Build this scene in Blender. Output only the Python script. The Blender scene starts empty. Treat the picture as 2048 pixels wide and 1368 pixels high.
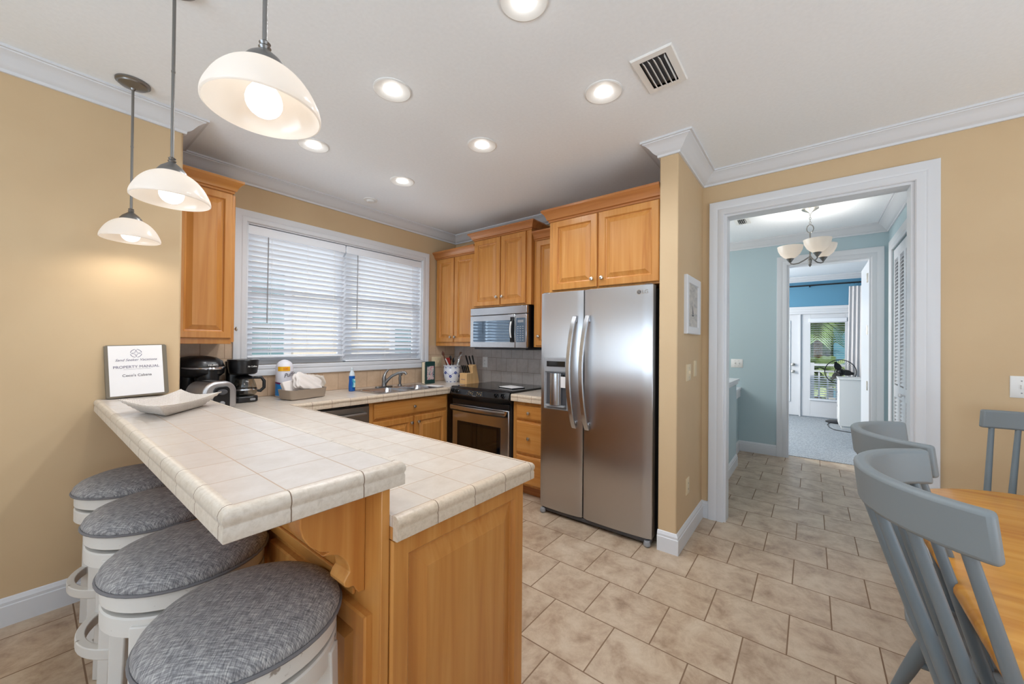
import bpy, bmesh, math, random
from mathutils import Vector, Matrix
random.seed(7)
S = bpy.context.scene
COL = S.collection
PI = math.pi
R = math.radians

# ------------------------------------------------------------ camera
F_PX, YAW, PITCH, ROLL, EYE = 763.33, R(38.127), R(0.3756), R(0.5083), 1.35
cam_d = bpy.data.cameras.new('camera')
cam_d.sensor_width = 36.0
cam_d.lens = F_PX * 36.0 / 2048.0
cam_d.clip_start = 0.05
cam = bpy.data.objects.new('camera', cam_d)
COL.objects.link(cam)
_f = Vector((math.cos(YAW), math.sin(YAW), 0)); _r = Vector((math.sin(YAW), -math.cos(YAW), 0)); _u = Vector((0, 0, 1))
_f2 = _f * math.cos(PITCH) + _u * math.sin(PITCH); _u2 = _u * math.cos(PITCH) - _f * math.sin(PITCH)
_r3 = _r * math.cos(ROLL) + _u2 * math.sin(ROLL); _u3 = _u2 * math.cos(ROLL) - _r * math.sin(ROLL)
_m = Matrix((_r3, _u3, -_f2)).transposed().to_4x4()
_m.translation = Vector((0, 0, EYE))
cam.matrix_world = _m
S.camera = cam

# ------------------------------------------------------------ world, sun, daylight, fill lamps, exposure
W = bpy.data.worlds.new('world'); S.world = W; W.use_nodes = True
_bg = W.node_tree.nodes['Background']
_bg.inputs['Color'].default_value = (0.72, 0.85, 1.0, 1)
_bg.inputs['Strength'].default_value = 1.15

def lamp(name, kind, loc, energy, color=(1, 1, 1), rot=None, **kw):
    d = bpy.data.lights.new(name, kind); d.energy = energy; d.color = color
    for k, v in kw.items(): setattr(d, k, v)
    o = bpy.data.objects.new(name, d); COL.objects.link(o); o.location = loc
    if rot is not None: o.rotation_euler = rot
    return o
def aim(o, target):
    o.rotation_euler = (Vector(target) - o.location).to_track_quat('-Z', 'Y').to_euler()

sun = lamp('sun', 'SUN', (0, 0, 20), 4.0, (1.0, 0.96, 0.9), angle=0.02)
aim(sun, Vector((0, 0, 20)) + Vector((0.5, 0.5, -0.7)))
# daylight of the big dining window, and a fill lamp added at the patio doors,
# both tilted up on purpose to brighten the ceiling
d1 = lamp('daylight_dining_window', 'AREA', (-3.5, 0.3, 1.30), 120, (0.70, 0.85, 1.0), shape='RECTANGLE', size=3.4, size_y=1.6)
aim(d1, (-2.3, 0.3, 2.9)); d1.data.spread = R(150)
d2 = lamp('ceiling_fill_patio', 'AREA', (0.6, -3.05, 1.0), 62, (0.76, 0.88, 1.0), shape='RECTANGLE', size=2.9, size_y=1.8)
aim(d2, (0.6, -2.1, 2.7)); d2.data.spread = R(150)
d5 = lamp('hall_fill', 'AREA', (4.6, 2.25, 1.9), 27, (0.95, 0.98, 1.0), shape='RECTANGLE', size=1.6, size_y=1.2)  # added fill lamp that brightens the hall, no window stands here
aim(d5, (4.6, 0, 1.7))
d3 = lamp('daylight_kitchen_window', 'AREA', (1.93, 4.2, 1.8), 20, (0.9, 0.95, 1.0), shape='RECTANGLE', size=1.9, size_y=1.2)
aim(d3, (1.93, 2.0, 1.7))
d4 = lamp('bedroom_fill', 'AREA', (7.4, 2.3, 1.5), 120, (1.0, 0.965, 0.91), shape='RECTANGLE', size=1.8, size_y=1.6)  # added fill lamp for bedroom and curtain, the wall behind it is solid
aim(d4, (7.9, -1.0, 1.3))

S.view_settings.view_transform = 'Standard'
S.view_settings.look = 'None'
S.view_settings.gamma = 1.0
S.view_settings.use_curve_mapping = False
S.view_settings.exposure = 0.14
S.cycles.use_denoising = True
try: S.cycles.denoiser = 'OPENIMAGEDENOISE'
except Exception: pass
S.cycles.max_bounces = 10
S.cycles.diffuse_bounces = 5
S.cycles.glossy_bounces = 4
S.cycles.transparent_max_bounces = 12
S.cycles.sample_clamp_indirect = 6.0
S.cycles.caustics_reflective = False
S.cycles.caustics_refractive = False

# ------------------------------------------------------------ materials
def lin(c):
    return tuple((v / 255 / 12.92) if v / 255 <= 0.04045 else ((v / 255 + 0.055) / 1.055) ** 2.4 for v in c)
class NT:
    def __init__(s, m): s.t = m.node_tree; s.n = s.t.nodes; s.l = s.t.links
    def new(s, typ, **kw):
        nd = s.n.new(typ)
        for k, v in kw.items():
            if hasattr(nd, k) and k not in nd.inputs: setattr(nd, k, v)
            else: nd.inputs[k].default_value = v
        return nd
    def link(s, a, b): s.l.new(a, b)
def mat(name, rgb, rough=0.5, metal=0.0, **kw):
    m = bpy.data.materials.new(name); m.use_nodes = True
    b = m.node_tree.nodes['Principled BSDF']
    b.inputs['Base Color'].default_value = (*lin(rgb), 1)
    b.inputs['Roughness'].default_value = rough
    b.inputs['Metallic'].default_value = metal
    for k, v in kw.items(): b.inputs[k].default_value = v
    return m
def bsdf(m): return m.node_tree.nodes['Principled BSDF']
def emit(name, rgb, strength, base=(255, 255, 255)):
    m = mat(name, base, 0.5)
    bsdf(m).inputs['Emission Color'].default_value = (*lin(rgb), 1)
    bsdf(m).inputs['Emission Strength'].default_value = strength
    return m
def ramp(nt, stops, fac):
    r = nt.new('ShaderNodeValToRGB'); e = r.color_ramp.elements
    while len(e) < len(stops): e.new(0.5)
    for i, (p, c) in enumerate(stops):
        e[i].position = p; e[i].color = (*lin(c), 1)
    nt.link(fac, r.inputs['Fac']); return r.outputs['Color']
def add_bump(m, height_out, strength, dist=0.01):
    nt = NT(m); b = nt.new('ShaderNodeBump'); b.inputs['Strength'].default_value = strength; b.inputs['Distance'].default_value = dist
    nt.link(height_out, b.inputs['Height']); nt.link(b.outputs['Normal'], bsdf(m).inputs['Normal'])
def world_pos(nt): return nt.new('ShaderNodeNewGeometry').outputs['Position']
def mapping(nt, src, scale=(1, 1, 1), loc=(0, 0, 0), rot=(0, 0, 0)):
    mp = nt.new('ShaderNodeMapping'); mp.inputs['Scale'].default_value = scale; mp.inputs['Location'].default_value = loc
    mp.inputs['Rotation'].default_value = rot; nt.link(src, mp.inputs['Vector']); return mp.outputs['Vector']
def noise_mat(name, stops, scale, rough=0.5, stretch=(1, 1, 1), detail=4, bump=0.0, space='world', distort=0.0, metal=0.0, rnd=True):
    m = mat(name, stops[0][1], rough, metal); nt = NT(m)
    src = world_pos(nt) if space == 'world' else nt.new('ShaderNodeTexCoord').outputs['Object']
    v = mapping(nt, src, stretch)
    if rnd and space != 'world':
        oi = nt.new('ShaderNodeObjectInfo'); ad = nt.new('ShaderNodeVectorMath', operation='ADD')
        ml = nt.new('ShaderNodeMath', operation='MULTIPLY'); ml.inputs[1].default_value = 37.0
        nt.link(oi.outputs['Random'], ml.inputs[0]); nt.link(v, ad.inputs[0]); nt.link(ml.outputs[0], ad.inputs[1]); v = ad.outputs[0]
    nz = nt.new('ShaderNodeTexNoise', Scale=scale, Detail=detail, Distortion=distort); nt.link(v, nz.inputs['Vector'])
    nt.link(ramp(nt, stops, nz.outputs['Fac']), bsdf(m).inputs['Base Color'])
    if bump: add_bump(m, nz.outputs['Fac'], bump, 0.002)
    return m
def wood(name, dark, mid, light, rough=0.35, along='z', scale=9.0):
    st = {'z': (6, 6, 0.3), 'x': (0.3, 6, 6), 'y': (6, 0.3, 6)}[along]
    m = noise_mat(name, [(0.2, dark), (0.5, mid), (0.85, light)], scale * 0.5, rough, st, 8, 0.0, 'world', 0.9)
    return m
def grid_mat(name, tile_stops, grout, w, h, u, v, u0=0.0, v0=0.0, mortar=0.003, offset=0.0, rough=0.4, nscale=9, bump=0.35, tilevar=0.06, rough_grout=0.9):
    """rectangular tiles: u, v name the world axes of the tile's width and height; u0, v0 one joint crossing"""
    m = mat(name, tile_stops[0][1], rough); nt = NT(m); pos = world_pos(nt)
    sp = nt.new('ShaderNodeSeparateXYZ'); nt.link(pos, sp.inputs[0]); cb = nt.new('ShaderNodeCombineXYZ')
    for ax, o, k, base in ((u, u0, 'X', w), (v, v0, 'Y', h)):
        ma = nt.new('ShaderNodeMath', operation='ADD'); ma.inputs[1].default_value = -o + base * 100
        nt.link(sp.outputs[ax.upper()], ma.inputs[0]); nt.link(ma.outputs[0], cb.inputs[k])
    br = nt.new('ShaderNodeTexBrick', offset=offset, offset_frequency=2, squash=1.0, squash_frequency=2)
    for k, val in (('Scale', 1.0), ('Mortar Size', mortar), ('Mortar Smooth', 0.1), ('Bias', 0.0), ('Brick Width', w), ('Row Height', h)): br.inputs[k].default_value = val
    br.inputs['Color1'].default_value = (0, 0, 0, 1); br.inputs['Color2'].default_value = (1, 1, 1, 1); br.inputs['Mortar'].default_value = (0.5, 0.5, 0.5, 1)
    nt.link(cb.outputs[0], br.inputs['Vector'])
    # a different piece of pattern in every tile
    ad = nt.new('ShaderNodeVectorMath', operation='MULTIPLY_ADD'); ad.inputs[1].default_value = (7, 5, 3); nt.link(br.outputs['Color'], ad.inputs[0]); nt.link(pos, ad.inputs[2])
    nz = nt.new('ShaderNodeTexNoise', Scale=nscale, Detail=11.0, Roughness=0.7, Distortion=0.3); nt.link(ad.outputs[0], nz.inputs['Vector'])
    col = ramp(nt, tile_stops, nz.outputs['Fac'])
    hs = nt.new('ShaderNodeHueSaturation'); nt.link(col, hs.inputs['Color'])
    mr = nt.new('ShaderNodeMapRange'); mr.inputs['To Min'].default_value = 1 - tilevar; mr.inputs['To Max'].default_value = 1 + tilevar
    nt.link(br.outputs['Color'], mr.inputs['Value']); nt.link(mr.outputs[0], hs.inputs['Value'])
    mx = nt.new('ShaderNodeMix', data_type='RGBA'); nt.link(br.outputs['Fac'], mx.inputs['Factor'])
    nt.link(hs.outputs['Color'], mx.inputs[6]); mx.inputs[7].default_value = (*lin(grout), 1)
    nt.link(mx.outputs[2], bsdf(m).inputs['Base Color'])
    rg = nt.new('ShaderNodeMapRange'); rg.inputs['To Min'].default_value = rough; rg.inputs['To Max'].default_value = rough_grout
    nt.link(br.outputs['Fac'], rg.inputs['Value']); nt.link(rg.outputs[0], bsdf(m).inputs['Roughness'])
    iv = nt.new('ShaderNodeMath', operation='MULTIPLY_ADD'); iv.inputs[1].default_value = -1.0; iv.inputs[2].default_value = 1.0; nt.link(br.outputs['Fac'], iv.inputs[0])
    m2 = nt.new('ShaderNodeMath', operation='MULTIPLY_ADD'); m2.inputs[1].default_value = 0.25; nt.link(nz.outputs['Fac'], m2.inputs[0]); nt.link(iv.outputs[0], m2.inputs[2])
    add_bump(m, m2.outputs[0], bump, 0.002)
    return m
def steel(name, rgb=(176, 178, 182), rough=0.3, aniso=0.0, rot=0.0, axis='Z'):
    m = mat(name, rgb, rough, 1.0); nt = NT(m)
    nz = nt.new('ShaderNodeTexNoise', Scale=60.0, Detail=3.0)
    st = (40, 40, 0.6) if axis == 'Z' else (0.6, 0.6, 40)
    nt.link(mapping(nt, world_pos(nt), st), nz.inputs['Vector'])
    mr = nt.new('ShaderNodeMapRange'); mr.inputs['To Min'].default_value = rough - 0.03; mr.inputs['To Max'].default_value = rough + 0.04
    nt.link(nz.outputs['Fac'], mr.inputs['Value']); nt.link(mr.outputs[0], bsdf(m).inputs['Roughness'])
    if aniso:
        tg = nt.new('ShaderNodeTangent', direction_type='RADIAL', axis=axis)
        nt.link(tg.outputs[0], bsdf(m).inputs['Tangent'])
        bsdf(m).inputs['Anisotropic'].default_value = aniso; bsdf(m).inputs['Anisotropic Rotation'].default_value = rot
    return m
def pane_glass(name, tint=(255, 255, 255), gloss=0.08):
    m = bpy.data.materials.new(name); m.use_nodes = True; nt = NT(m); nt.n.clear()
    o = nt.new('ShaderNodeOutputMaterial'); t = nt.new('ShaderNodeBsdfTransparent'); g = nt.new('ShaderNodeBsdfGlossy')
    t.inputs['Color'].default_value = (*lin(tint), 1); g.inputs['Roughness'].default_value = 0.02
    x = nt.new('ShaderNodeMixShader'); x.inputs['Fac'].default_value = gloss
    nt.link(t.outputs[0], x.inputs[1]); nt.link(g.outputs[0], x.inputs[2]); nt.link(x.outputs[0], o.inputs['Surface']); return m

M = {}
M['tan'] = noise_mat('tan_paint', [(0.3, (201, 174, 137)), (0.7, (206, 180, 143))], 3, 0.65, rnd=False)
M['ceil'] = noise_mat('ceiling_paint', [(0.3, (236, 240, 244)), (0.7, (240, 244, 248))], 60, 0.85, bump=0.25, rnd=False)
M['trim'] = mat('trim_paint', (216, 218, 222), 0.35)
M['aqua'] = mat('aqua_paint', (178, 198, 204), 0.6)
M['blue'] = mat('blue_paint', (92, 146, 176), 0.6)
M['roomwhite'] = mat('white_paint', (222, 222, 222), 0.6)
M['floor'] = grid_mat('floor_tile', [(0.28, (140, 114, 92)), (0.43, (174, 150, 126)), (0.56, (194, 173, 149)), (0.70, (206, 188, 165))], (128, 102, 80), 0.3275, 0.318, 'y', 'x', 0.083 + 0.16375, 2.072, 0.003, 0.5, 0.34, 7, 0.4, 0.03)
M['carpet'] = noise_mat('carpet', [(0.3, (128, 134, 140)), (0.7, (178, 184, 190))], 70, 0.95, bump=0.8, rnd=False)
M['bartile'] = grid_mat('bar_tile', [(0.3, (190, 180, 170)), (0.6, (202, 194, 187)), (0.8, (209, 203, 198))], (182, 160, 140), 0.164, 0.1635, 'x', 'y', 0.345, 0.878, 0.0016, 0.0, 0.28, 14, 0.35, 0.03)
M['countertile'] = grid_mat('counter_tile', [(0.3, (190, 178, 164)), (0.6, (203, 193, 181)), (0.8, (210, 202, 192))], (184, 160, 138), 0.150, 0.1505, 'x', 'y', 1.022, 1.002, 0.0016, 0.0, 0.28, 14, 0.35, 0.03)
M['vcap'] = grid_mat('edge_tile', [(0.3, (188, 175, 160)), (0.5, (204, 193, 179)), (0.75, (215, 205, 193))], (120, 100, 82), 0.164, 0.1635, 'x', 'y', 0.345, 0.878, 0.0013, 0.0, 0.32, 75, 0.35, 0.03)
M['vcap2'] = grid_mat('edge_tile_counter', [(0.3, (186, 168, 146)), (0.5, (204, 187, 166)), (0.75, (214, 199, 180))], (122, 100, 80), 0.150, 0.1505, 'x', 'y', 1.022, 1.002, 0.0013, 0.0, 0.32, 75, 0.35, 0.03)
M['splash_x'] = grid_mat('splash_tile_window', [(0.3, (196, 168, 140)), (0.6, (208, 181, 153)), (0.8, (216, 192, 165))], (168, 140, 114), 0.150, 0.158, 'x', 'z', 1.02, 0.905, 0.0022, 0.5, 0.4, 12, 0.3, 0.03)
M['splash_y'] = grid_mat('splash_tile_reflection_grey', [(0.3, (174, 166, 160)), (0.6, (188, 181, 176)), (0.8, (198, 192, 188))], (140, 128, 118), 0.150, 0.150, 'y', 'z', 2.26, 0.895, 0.0022, 0.5, 0.16, 12, 0.3, 0.03)  # tan tile greyed: the window's reflection is put into its colour
M['maple'] = wood('maple', (174, 108, 48), (192, 131, 65), (206, 151, 86), 0.3, 'z')
M['maple_h'] = wood('maple_horizontal', (174, 108, 48), (192, 131, 65), (206, 151, 86), 0.3, 'y')
M['maple_hx'] = wood('maple_horizontal_x', (174, 108, 48), (192, 131, 65), (206, 151, 86), 0.3, 'x')
M['maple_dk'] = wood('maple_moulding', (158, 96, 48), (176, 114, 62), (190, 130, 76), 0.3, 'y')
M['maple_in'] = mat('maple_side', (190, 132, 72), 0.4)
M['tabletop'] = wood('table_wood', (186, 116, 34), (206, 142, 52), (222, 164, 76), 0.25, 'y', 7)
M['nickel'] = mat('brushed_nickel', (196, 192, 184), 0.28, 1.0)
M['pewter'] = mat('pewter', (136, 135, 134), 0.35, 1.0)
M['bronze'] = mat('aged_nickel', (132, 130, 127), 0.4, 0.9)
M['chrome'] = mat('chrome', (215, 216, 220), 0.12, 1.0)
M['steel'] = steel('stainless_fridge', (194, 193, 194), 0.30, 0.97, 0.0, 'Z')
M['steel2'] = steel('stainless_plain', (190, 192, 196), 0.24, 0.0)
M['steel_dk'] = steel('stainless_dishwasher', (150, 146, 142), 0.3, 0.0)
M['black'] = mat('black_plastic', (20, 20, 22), 0.3)
M['black_gl'] = mat('black_gloss', (10, 11, 14), 0.06)
M['black_soft'] = mat('black_matt', (26, 25, 26), 0.6)
M['dkgrey'] = mat('dark_grey_plastic', (74, 74, 78), 0.45)
M['grey'] = mat('grey_plastic', (146, 147, 150), 0.4)
M['white'] = mat('white_plastic', (232, 232, 230), 0.4)
M['ivory'] = mat('ivory_plastic', (222, 204, 170), 0.4)
M['paper'] = mat('paper', (236, 233, 232), 0.7)
M['ink'] = mat('ink', (52, 46, 60), 0.7)
M['ink_soft'] = mat('ink_soft', (112, 106, 128), 0.7)
M['slat'] = mat('blind_slat', (232, 236, 242), 0.45)
bsdf(M['slat']).inputs['Subsurface Weight'].default_value = 0.0
M['glass'] = pane_glass('window_glass', gloss=.04)
M['patioglass'] = pane_glass('patio_glass', gloss=.012)
M['brushed'] = steel('brushed_steel', (196, 196, 198), 0.36)
M['ovenglass'] = mat('oven_glass', (34, 24, 14), 0.06)
M['mwglass'] = mat('microwave_glass', (116, 132, 148), 0.05, 0.85)
# ------------------------------------------------------------ geometry helpers
ROOT = {}
def bx(bm, x0, x1, y0, y1, z0, z1):
    vs = [bm.verts.new((x, y, z)) for z in (z0, z1) for y in (y0, y1) for x in (x0, x1)]
    for f in ((0, 2, 3, 1), (4, 5, 7, 6), (0, 1, 5, 4), (2, 6, 7, 3), (0, 4, 6, 2), (1, 3, 7, 5)):
        bm.faces.new([vs[i] for i in f])
def frame_of(d):
    d = Vector(d).normalized(); a = Vector((0, 0, 1)) if abs(d.z) < 0.95 else Vector((1, 0, 0))
    u = d.cross(a).normalized(); return u, d.cross(u)
def rings(bm, loops, cap0=True, cap1=True, closed=False):
    vs = [[bm.verts.new(p) for p in l] for l in loops]; n = len(vs[0])
    prs = list(zip(vs, vs[1:])) + ([(vs[-1], vs[0])] if closed else [])
    for a, b in prs:
        for i in range(n):
            j = (i + 1) % n; bm.faces.new((a[i], a[j], b[j], b[i]))
    if not closed:
        if cap0: bm.faces.new(vs[0][::-1])
        if cap1: bm.faces.new(vs[-1])
def tube(bm, pts, r, n=12, cap=True, closed=False, flat=1.0):
    pts = [Vector(p) for p in pts]; m = len(pts); rs = r if isinstance(r, (list, tuple)) else [r] * m
    loops = []; u = None
    for i, p in enumerate(pts):
        a = pts[(i - 1) % m] if (closed or i) else p; b = pts[(i + 1) % m] if (closed or i < m - 1) else p
        d = (b - a).normalized()
        if u is None: u, v = frame_of(d)
        else:
            u = (u - d * u.dot(d)).normalized(); v = d.cross(u)
        loops.append([p + (u * math.cos(2 * PI * k / n) + v * math.sin(2 * PI * k / n) * flat) * rs[i] for k in range(n)])
    rings(bm, loops, cap, cap, closed)
def cyl(bm, p0, p1, r0, r1=None, n=24): tube(bm, [p0, p1], [r0, r0 if r1 is None else r1], n)
def lathe(bm, prof, c=(0, 0, 0), n=36, ax=(0, 0, 1), cap0=True, cap1=True, sx=1, sy=1):
    ax = Vector(ax).normalized()
    if abs(ax.z) > 0.99: u, v = Vector((1, 0, 0)), Vector((0, 1, 0)) * (1 if ax.z > 0 else -1)
    else: u, v = frame_of(ax)
    c = Vector(c)
    loops = [[c + ax * z + (u * math.cos(2 * PI * k / n) * sx + v * math.sin(2 * PI * k / n) * sy) * max(r, 1e-5) for k in range(n)] for r, z in prof]
    rings(bm, loops, cap0, cap1)
def prism(bm, poly, axis, a, b):
    def P(p, t): return {'x': (t, p[0], p[1]), 'y': (p[0], t, p[1]), 'z': (p[0], p[1], t)}[axis]
    rings(bm, [[P(p, a) for p in poly], [P(p, b) for p in poly]])
def sweep(bm, path, prof, z0=0.0, closed=False):
    """profile (offset to the left of the travel direction, z) run along a path on the floor plan with mitred corners"""
    path = [Vector((p[0], p[1])) for p in path]; n = len(path); loops = []
    for i, p in enumerate(path):
        dirs = []
        if closed or i > 0: dirs.append((p - path[(i - 1) % n]).normalized())
        if closed or i < n - 1: dirs.append((path[(i + 1) % n] - p).normalized())
        nn = [Vector((-d.y, d.x)) for d in dirs]
        k = nn[0] if len(nn) == 1 else (nn[0] + nn[1]) / max(1e-6, 1 + nn[0].dot(nn[1]))
        loops.append([(p.x + k.x * o, p.y + k.y * o, z0 + z) for o, z in prof])
    rings(bm, loops, True, True, closed)
def rrect(x0, x1, y0, y1, r, n=5):
    pts = []
    for cx, cy, a in ((x1 - r, y1 - r, 0), (x0 + r, y1 - r, 90), (x0 + r, y0 + r, 180), (x1 - r, y0 + r, 270)):
        for k in range(n + 1):
            t = R(a + 90 * k / n); pts.append((cx + r * math.cos(t), cy + r * math.sin(t)))
    return pts
def fx(x):   # plane facing -X: u runs along Y, depth towards -X
    return lambda u, w, d: (x - d, u, w)
def fy(y):   # plane facing -Y
    return lambda u, w, d: (u, y - d, w)
def fxp(x):  # plane facing +X
    return lambda u, w, d: (x + d, u, w)
def steps(bm, F, u0, u1, w0, w1, st, back=True):
    """concentric rectangles (inset, depth): a raised panel, a frame, a tray"""
    loops = [[F(u0 + i, w0 + i, d), F(u1 - i, w0 + i, d), F(u1 - i, w1 - i, d), F(u0 + i, w1 - i, d)] for i, d in st]
    rings(bm, loops, back, True)
def raised(bm, F, u0, u1, w0, w1, t=0.02, stile=0.055):
    steps(bm, F, u0, u1, w0, w1, [(0, 0), (0, t - 0.005), (0.005, t), (stile - 0.007, t), (stile - .002, t - 0.005), (stile, t - 0.012), (stile + 0.006, t - 0.014), (stile + 0.036, t - 0.002), (stile + 0.038, t - 0.0005)])
def slabdoor(bm, F, u0, u1, w0, w1, t=0.02):
    steps(bm, F, u0, u1, w0, w1, [(0, 0), (0, t - 0.008), (0.004, t - 0.004), (0.010, t - 0.003), (0.013, t)])
def obj(name, bm, m, parent=None, bevel=0.0, smooth=True, seg=2, local=False, angle=38):
    bmesh.ops.recalc_face_normals(bm, faces=bm.faces[:])
    if parent is not None and not local:
        off = ROOT.get(parent.name, Vector((0, 0, 0)))
        for v in bm.verts: v.co -= off
    me = bpy.data.meshes.new(name); bm.to_mesh(me); bm.free()
    ms = m if isinstance(m, (list, tuple)) else [m]
    for k in ms: me.materials.append(M[k] if isinstance(k, str) else k)
    if smooth:
        me.shade_smooth(); me.set_sharp_from_angle(angle=R(angle))
    o = bpy.data.objects.new(name, me); COL.objects.link(o)
    if parent is not None:
        o.parent = parent; ROOT[o.name] = ROOT.get(parent.name, Vector((0, 0, 0)))
    if bevel:
        b = o.modifiers.new('bevel', 'BEVEL'); b.width = bevel; b.segments = seg; b.limit_method = 'ANGLE'; b.angle_limit = R(40); b.harden_normals = False
    return o
def tag(o, label, cat, group=None, kind=None):
    o['label'] = label; o['category'] = cat
    if group: o['group'] = group
    if kind: o['kind'] = kind
    return o
def thing(name, label, cat, loc=(0, 0, 0), group=None, rz=0.0):
    o = bpy.data.objects.new(name, None); COL.objects.link(o); o.location = loc; o.empty_display_size = 0.05
    o.rotation_euler = (0, 0, rz); ROOT[o.name] = Vector(loc); tag(o, label, cat, group); return o
def struct(name, bm, m, parent=None, **kw):
    o = obj(name, bm, m, parent, **kw)
    if parent is None: o['kind'] = 'structure'
    return o
def one(name, m, parent, *shapes, **kw):
    """one part from a list of (function, args...)"""
    bm = bmesh.new()
    for s in shapes: s[0](bm, *s[1:])
    return obj(name, bm, m, parent, **kw)
def copy_tree(o, parent=None):
    c = o.copy(); COL.objects.link(c)
    if parent: c.parent = parent
    ROOT[c.name] = Vector((0, 0, 0))
    for ch in list(o.children): copy_tree(ch, c)
    return c
def text(name, body, size, m, parent, loc, xd, yd, align='CENTER', shear=0.0, ext=0.0004, spacing=1.0, sx=1.0):
    d = bpy.data.curves.new(name, 'FONT'); d.body = body; d.size = size; d.align_x = align; d.align_y = 'CENTER'
    d.shear = shear; d.extrude = ext; d.space_character = spacing; d.materials.append(M[m] if isinstance(m, str) else m)
    o = bpy.data.objects.new(name, d); COL.objects.link(o)
    xd = Vector(xd).normalized(); yd = Vector(yd).normalized(); zd = xd.cross(yd)
    mm = Matrix((xd * sx, yd, zd)).transposed().to_4x4(); mm.translation = Vector(loc) - (ROOT.get(parent.name, Vector()) if parent else Vector())
    me = bpy.data.meshes.new_from_object(o); bpy.data.objects.remove(o); o = bpy.data.objects.new(name, me); COL.objects.link(o)
    o.parent = parent; o.matrix_local = mm; return o
def knob(parent, p, d, r=0.015):
    bm = bmesh.new()
    lathe(bm, [(0.006, 0), (0.0055, 0.012), (0.007, 0.015), (r * 0.93, 0.019), (r, 0.023), (r * 0.9, 0.027), (r * 0.45, 0.030)], p, 16, d)
    return obj('knob', bm, 'nickel', parent)

# ------------------------------------------------------------ the setting
CZ = 2.70
XF, YW, YB, XA, XD = 3.361, 3.561, 2.997, 0.578, 3.325
XH, XB = 5.75, 9.30
XL, YR = -3.6, -3.2
def B(*a):
    bm = bmesh.new()
    for q in a: bx(bm, *q)
    return bm
struct('floor', B((XL - .1, XH + .12, YR - .1, YW + .1, -0.08, 0)), 'floor', smooth=False)
struct('floor_bedroom_carpet', B((XH + .12, XB + .15, -3.0, 2.5, -0.08, 0.006)), 'carpet', smooth=False)
struct('ceiling', B((XL - .1, XB + .15, YR - .1, YW + .2, CZ, CZ + .1)), 'ceil', smooth=False)
# walls
struct('wall_left', B((XL, XA, YB, YB + .12, 0, CZ)), 'tan', smooth=True, bevel=0.012, seg=3)
struct('wall_left_alcove', B((XA - .10, XA, YB + .12, YW, 0, CZ)), 'tan', smooth=False)
WX0, WX1, WZ0, WZ1 = 1.085, 2.835, 1.165, 2.315     # clear window opening
struct('wall_window', B((XA - .1, WX0, YW, YW + .16, 0, CZ), (WX1, XF + .1, YW, YW + .16, 0, CZ), (WX0, WX1, YW, YW + .16, 0, WZ0), (WX0, WX1, YW, YW + .16, WZ1, CZ)), 'tan', smooth=False)
struct('wall_kitchen', B((XF, XF + .1, 0.80, YW, 0, CZ)), 'tan', smooth=False)
SY0, SY1, SX = 0.685, 0.803, 2.612
struct('wall_stub', B((SX, XF + .1, SY0, SY1, 0, CZ)), 'tan', smooth=True, bevel=0.008, seg=3)
DY0, DY1, DZ = -0.49, 0.53, 2.365                   # clear opening to the hall
struct('wall_door', B((XD, XD + .12, DY1, SY0 + .02, 0, CZ), (XD, XD + .12, YR, DY0, 0, CZ), (XD, XD + .12, DY0, DY1, DZ, CZ)), 'tan', smooth=False)
struct('wall_right', B((XL, 0.6 - 1.5, YR - .12, YR, 0, CZ), (0.6 + 1.5, XD + .12, YR - .12, YR, 0, CZ), (-0.9, 2.1, YR - .12, YR, 2.3, CZ)), 'tan', smooth=False)
struct('wall_rear', B((XL - .12, XL, YR, -1.45, 0, CZ), (XL - .12, XL, 2.05, YB + .12, 0, CZ), (XL - .12, XL, -1.45, 2.05, 0, .5), (XL - .12, XL, -1.45, 2.05, 2.4, CZ)), 'tan', smooth=False)
# hall and bedroom
HR = -0.655
struct('wall_hall_end', B((XH, XH + .12, 0.235, 2.4, 0, CZ), (XH, XH + .12, -2.9, -0.515, 0, CZ), (XH, XH + .12, -0.515, 0.235, 2.35, CZ)), 'aqua', smooth=False)
struct('wall_hall_right', B((XD + .12, 4.28, HR - .1, HR, 0, CZ), (5.50, XH, HR - .1, HR, 0, CZ), (4.28, 5.50, HR - .1, HR, 2.36, CZ), (4.2, 5.6, HR - .6, HR - .5, 0, CZ)), 'aqua', smooth=False)
struct('wall_hall_left', B((XD + .12, XH + .12, 2.3, 2.4, 0, CZ), (XD + .121, XD + .13, .63, 2.3, 0, CZ)), 'aqua', smooth=False)
struct('wall_hall_half', B((XD + .13, 5.0, 0.672, 0.79, 0, .955)), 'aqua', smooth=False)
struct('wall_hall_low', B((5.0, XH, 0.745, 0.86, 0, .70)), 'aqua', smooth=False)
struct('wall_bedroom_end', B((XB, XB + .12, .42, 2.5, 0, CZ), (XB, XB + .12, -3, -.60, 0, CZ), (XB, XB + .12, -.60, .42, 2.03, CZ)), 'blue', smooth=False)
struct('wall_bedroom_left', B((XH + .12, XB, 2.4, 2.5, 0, CZ)), 'blue', smooth=False)
struct('wall_bedroom_right', B((XH + .12, XB, -3.1, -3.0, 0, CZ)), 'blue', smooth=False)
struct('wall_bedroom_near', B((XH + .121, XH + .13, .235, 2.4, 0, CZ), (XH + .121, XH + .13, -3.0, -.515, 0, CZ)), 'blue', smooth=False)

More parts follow.
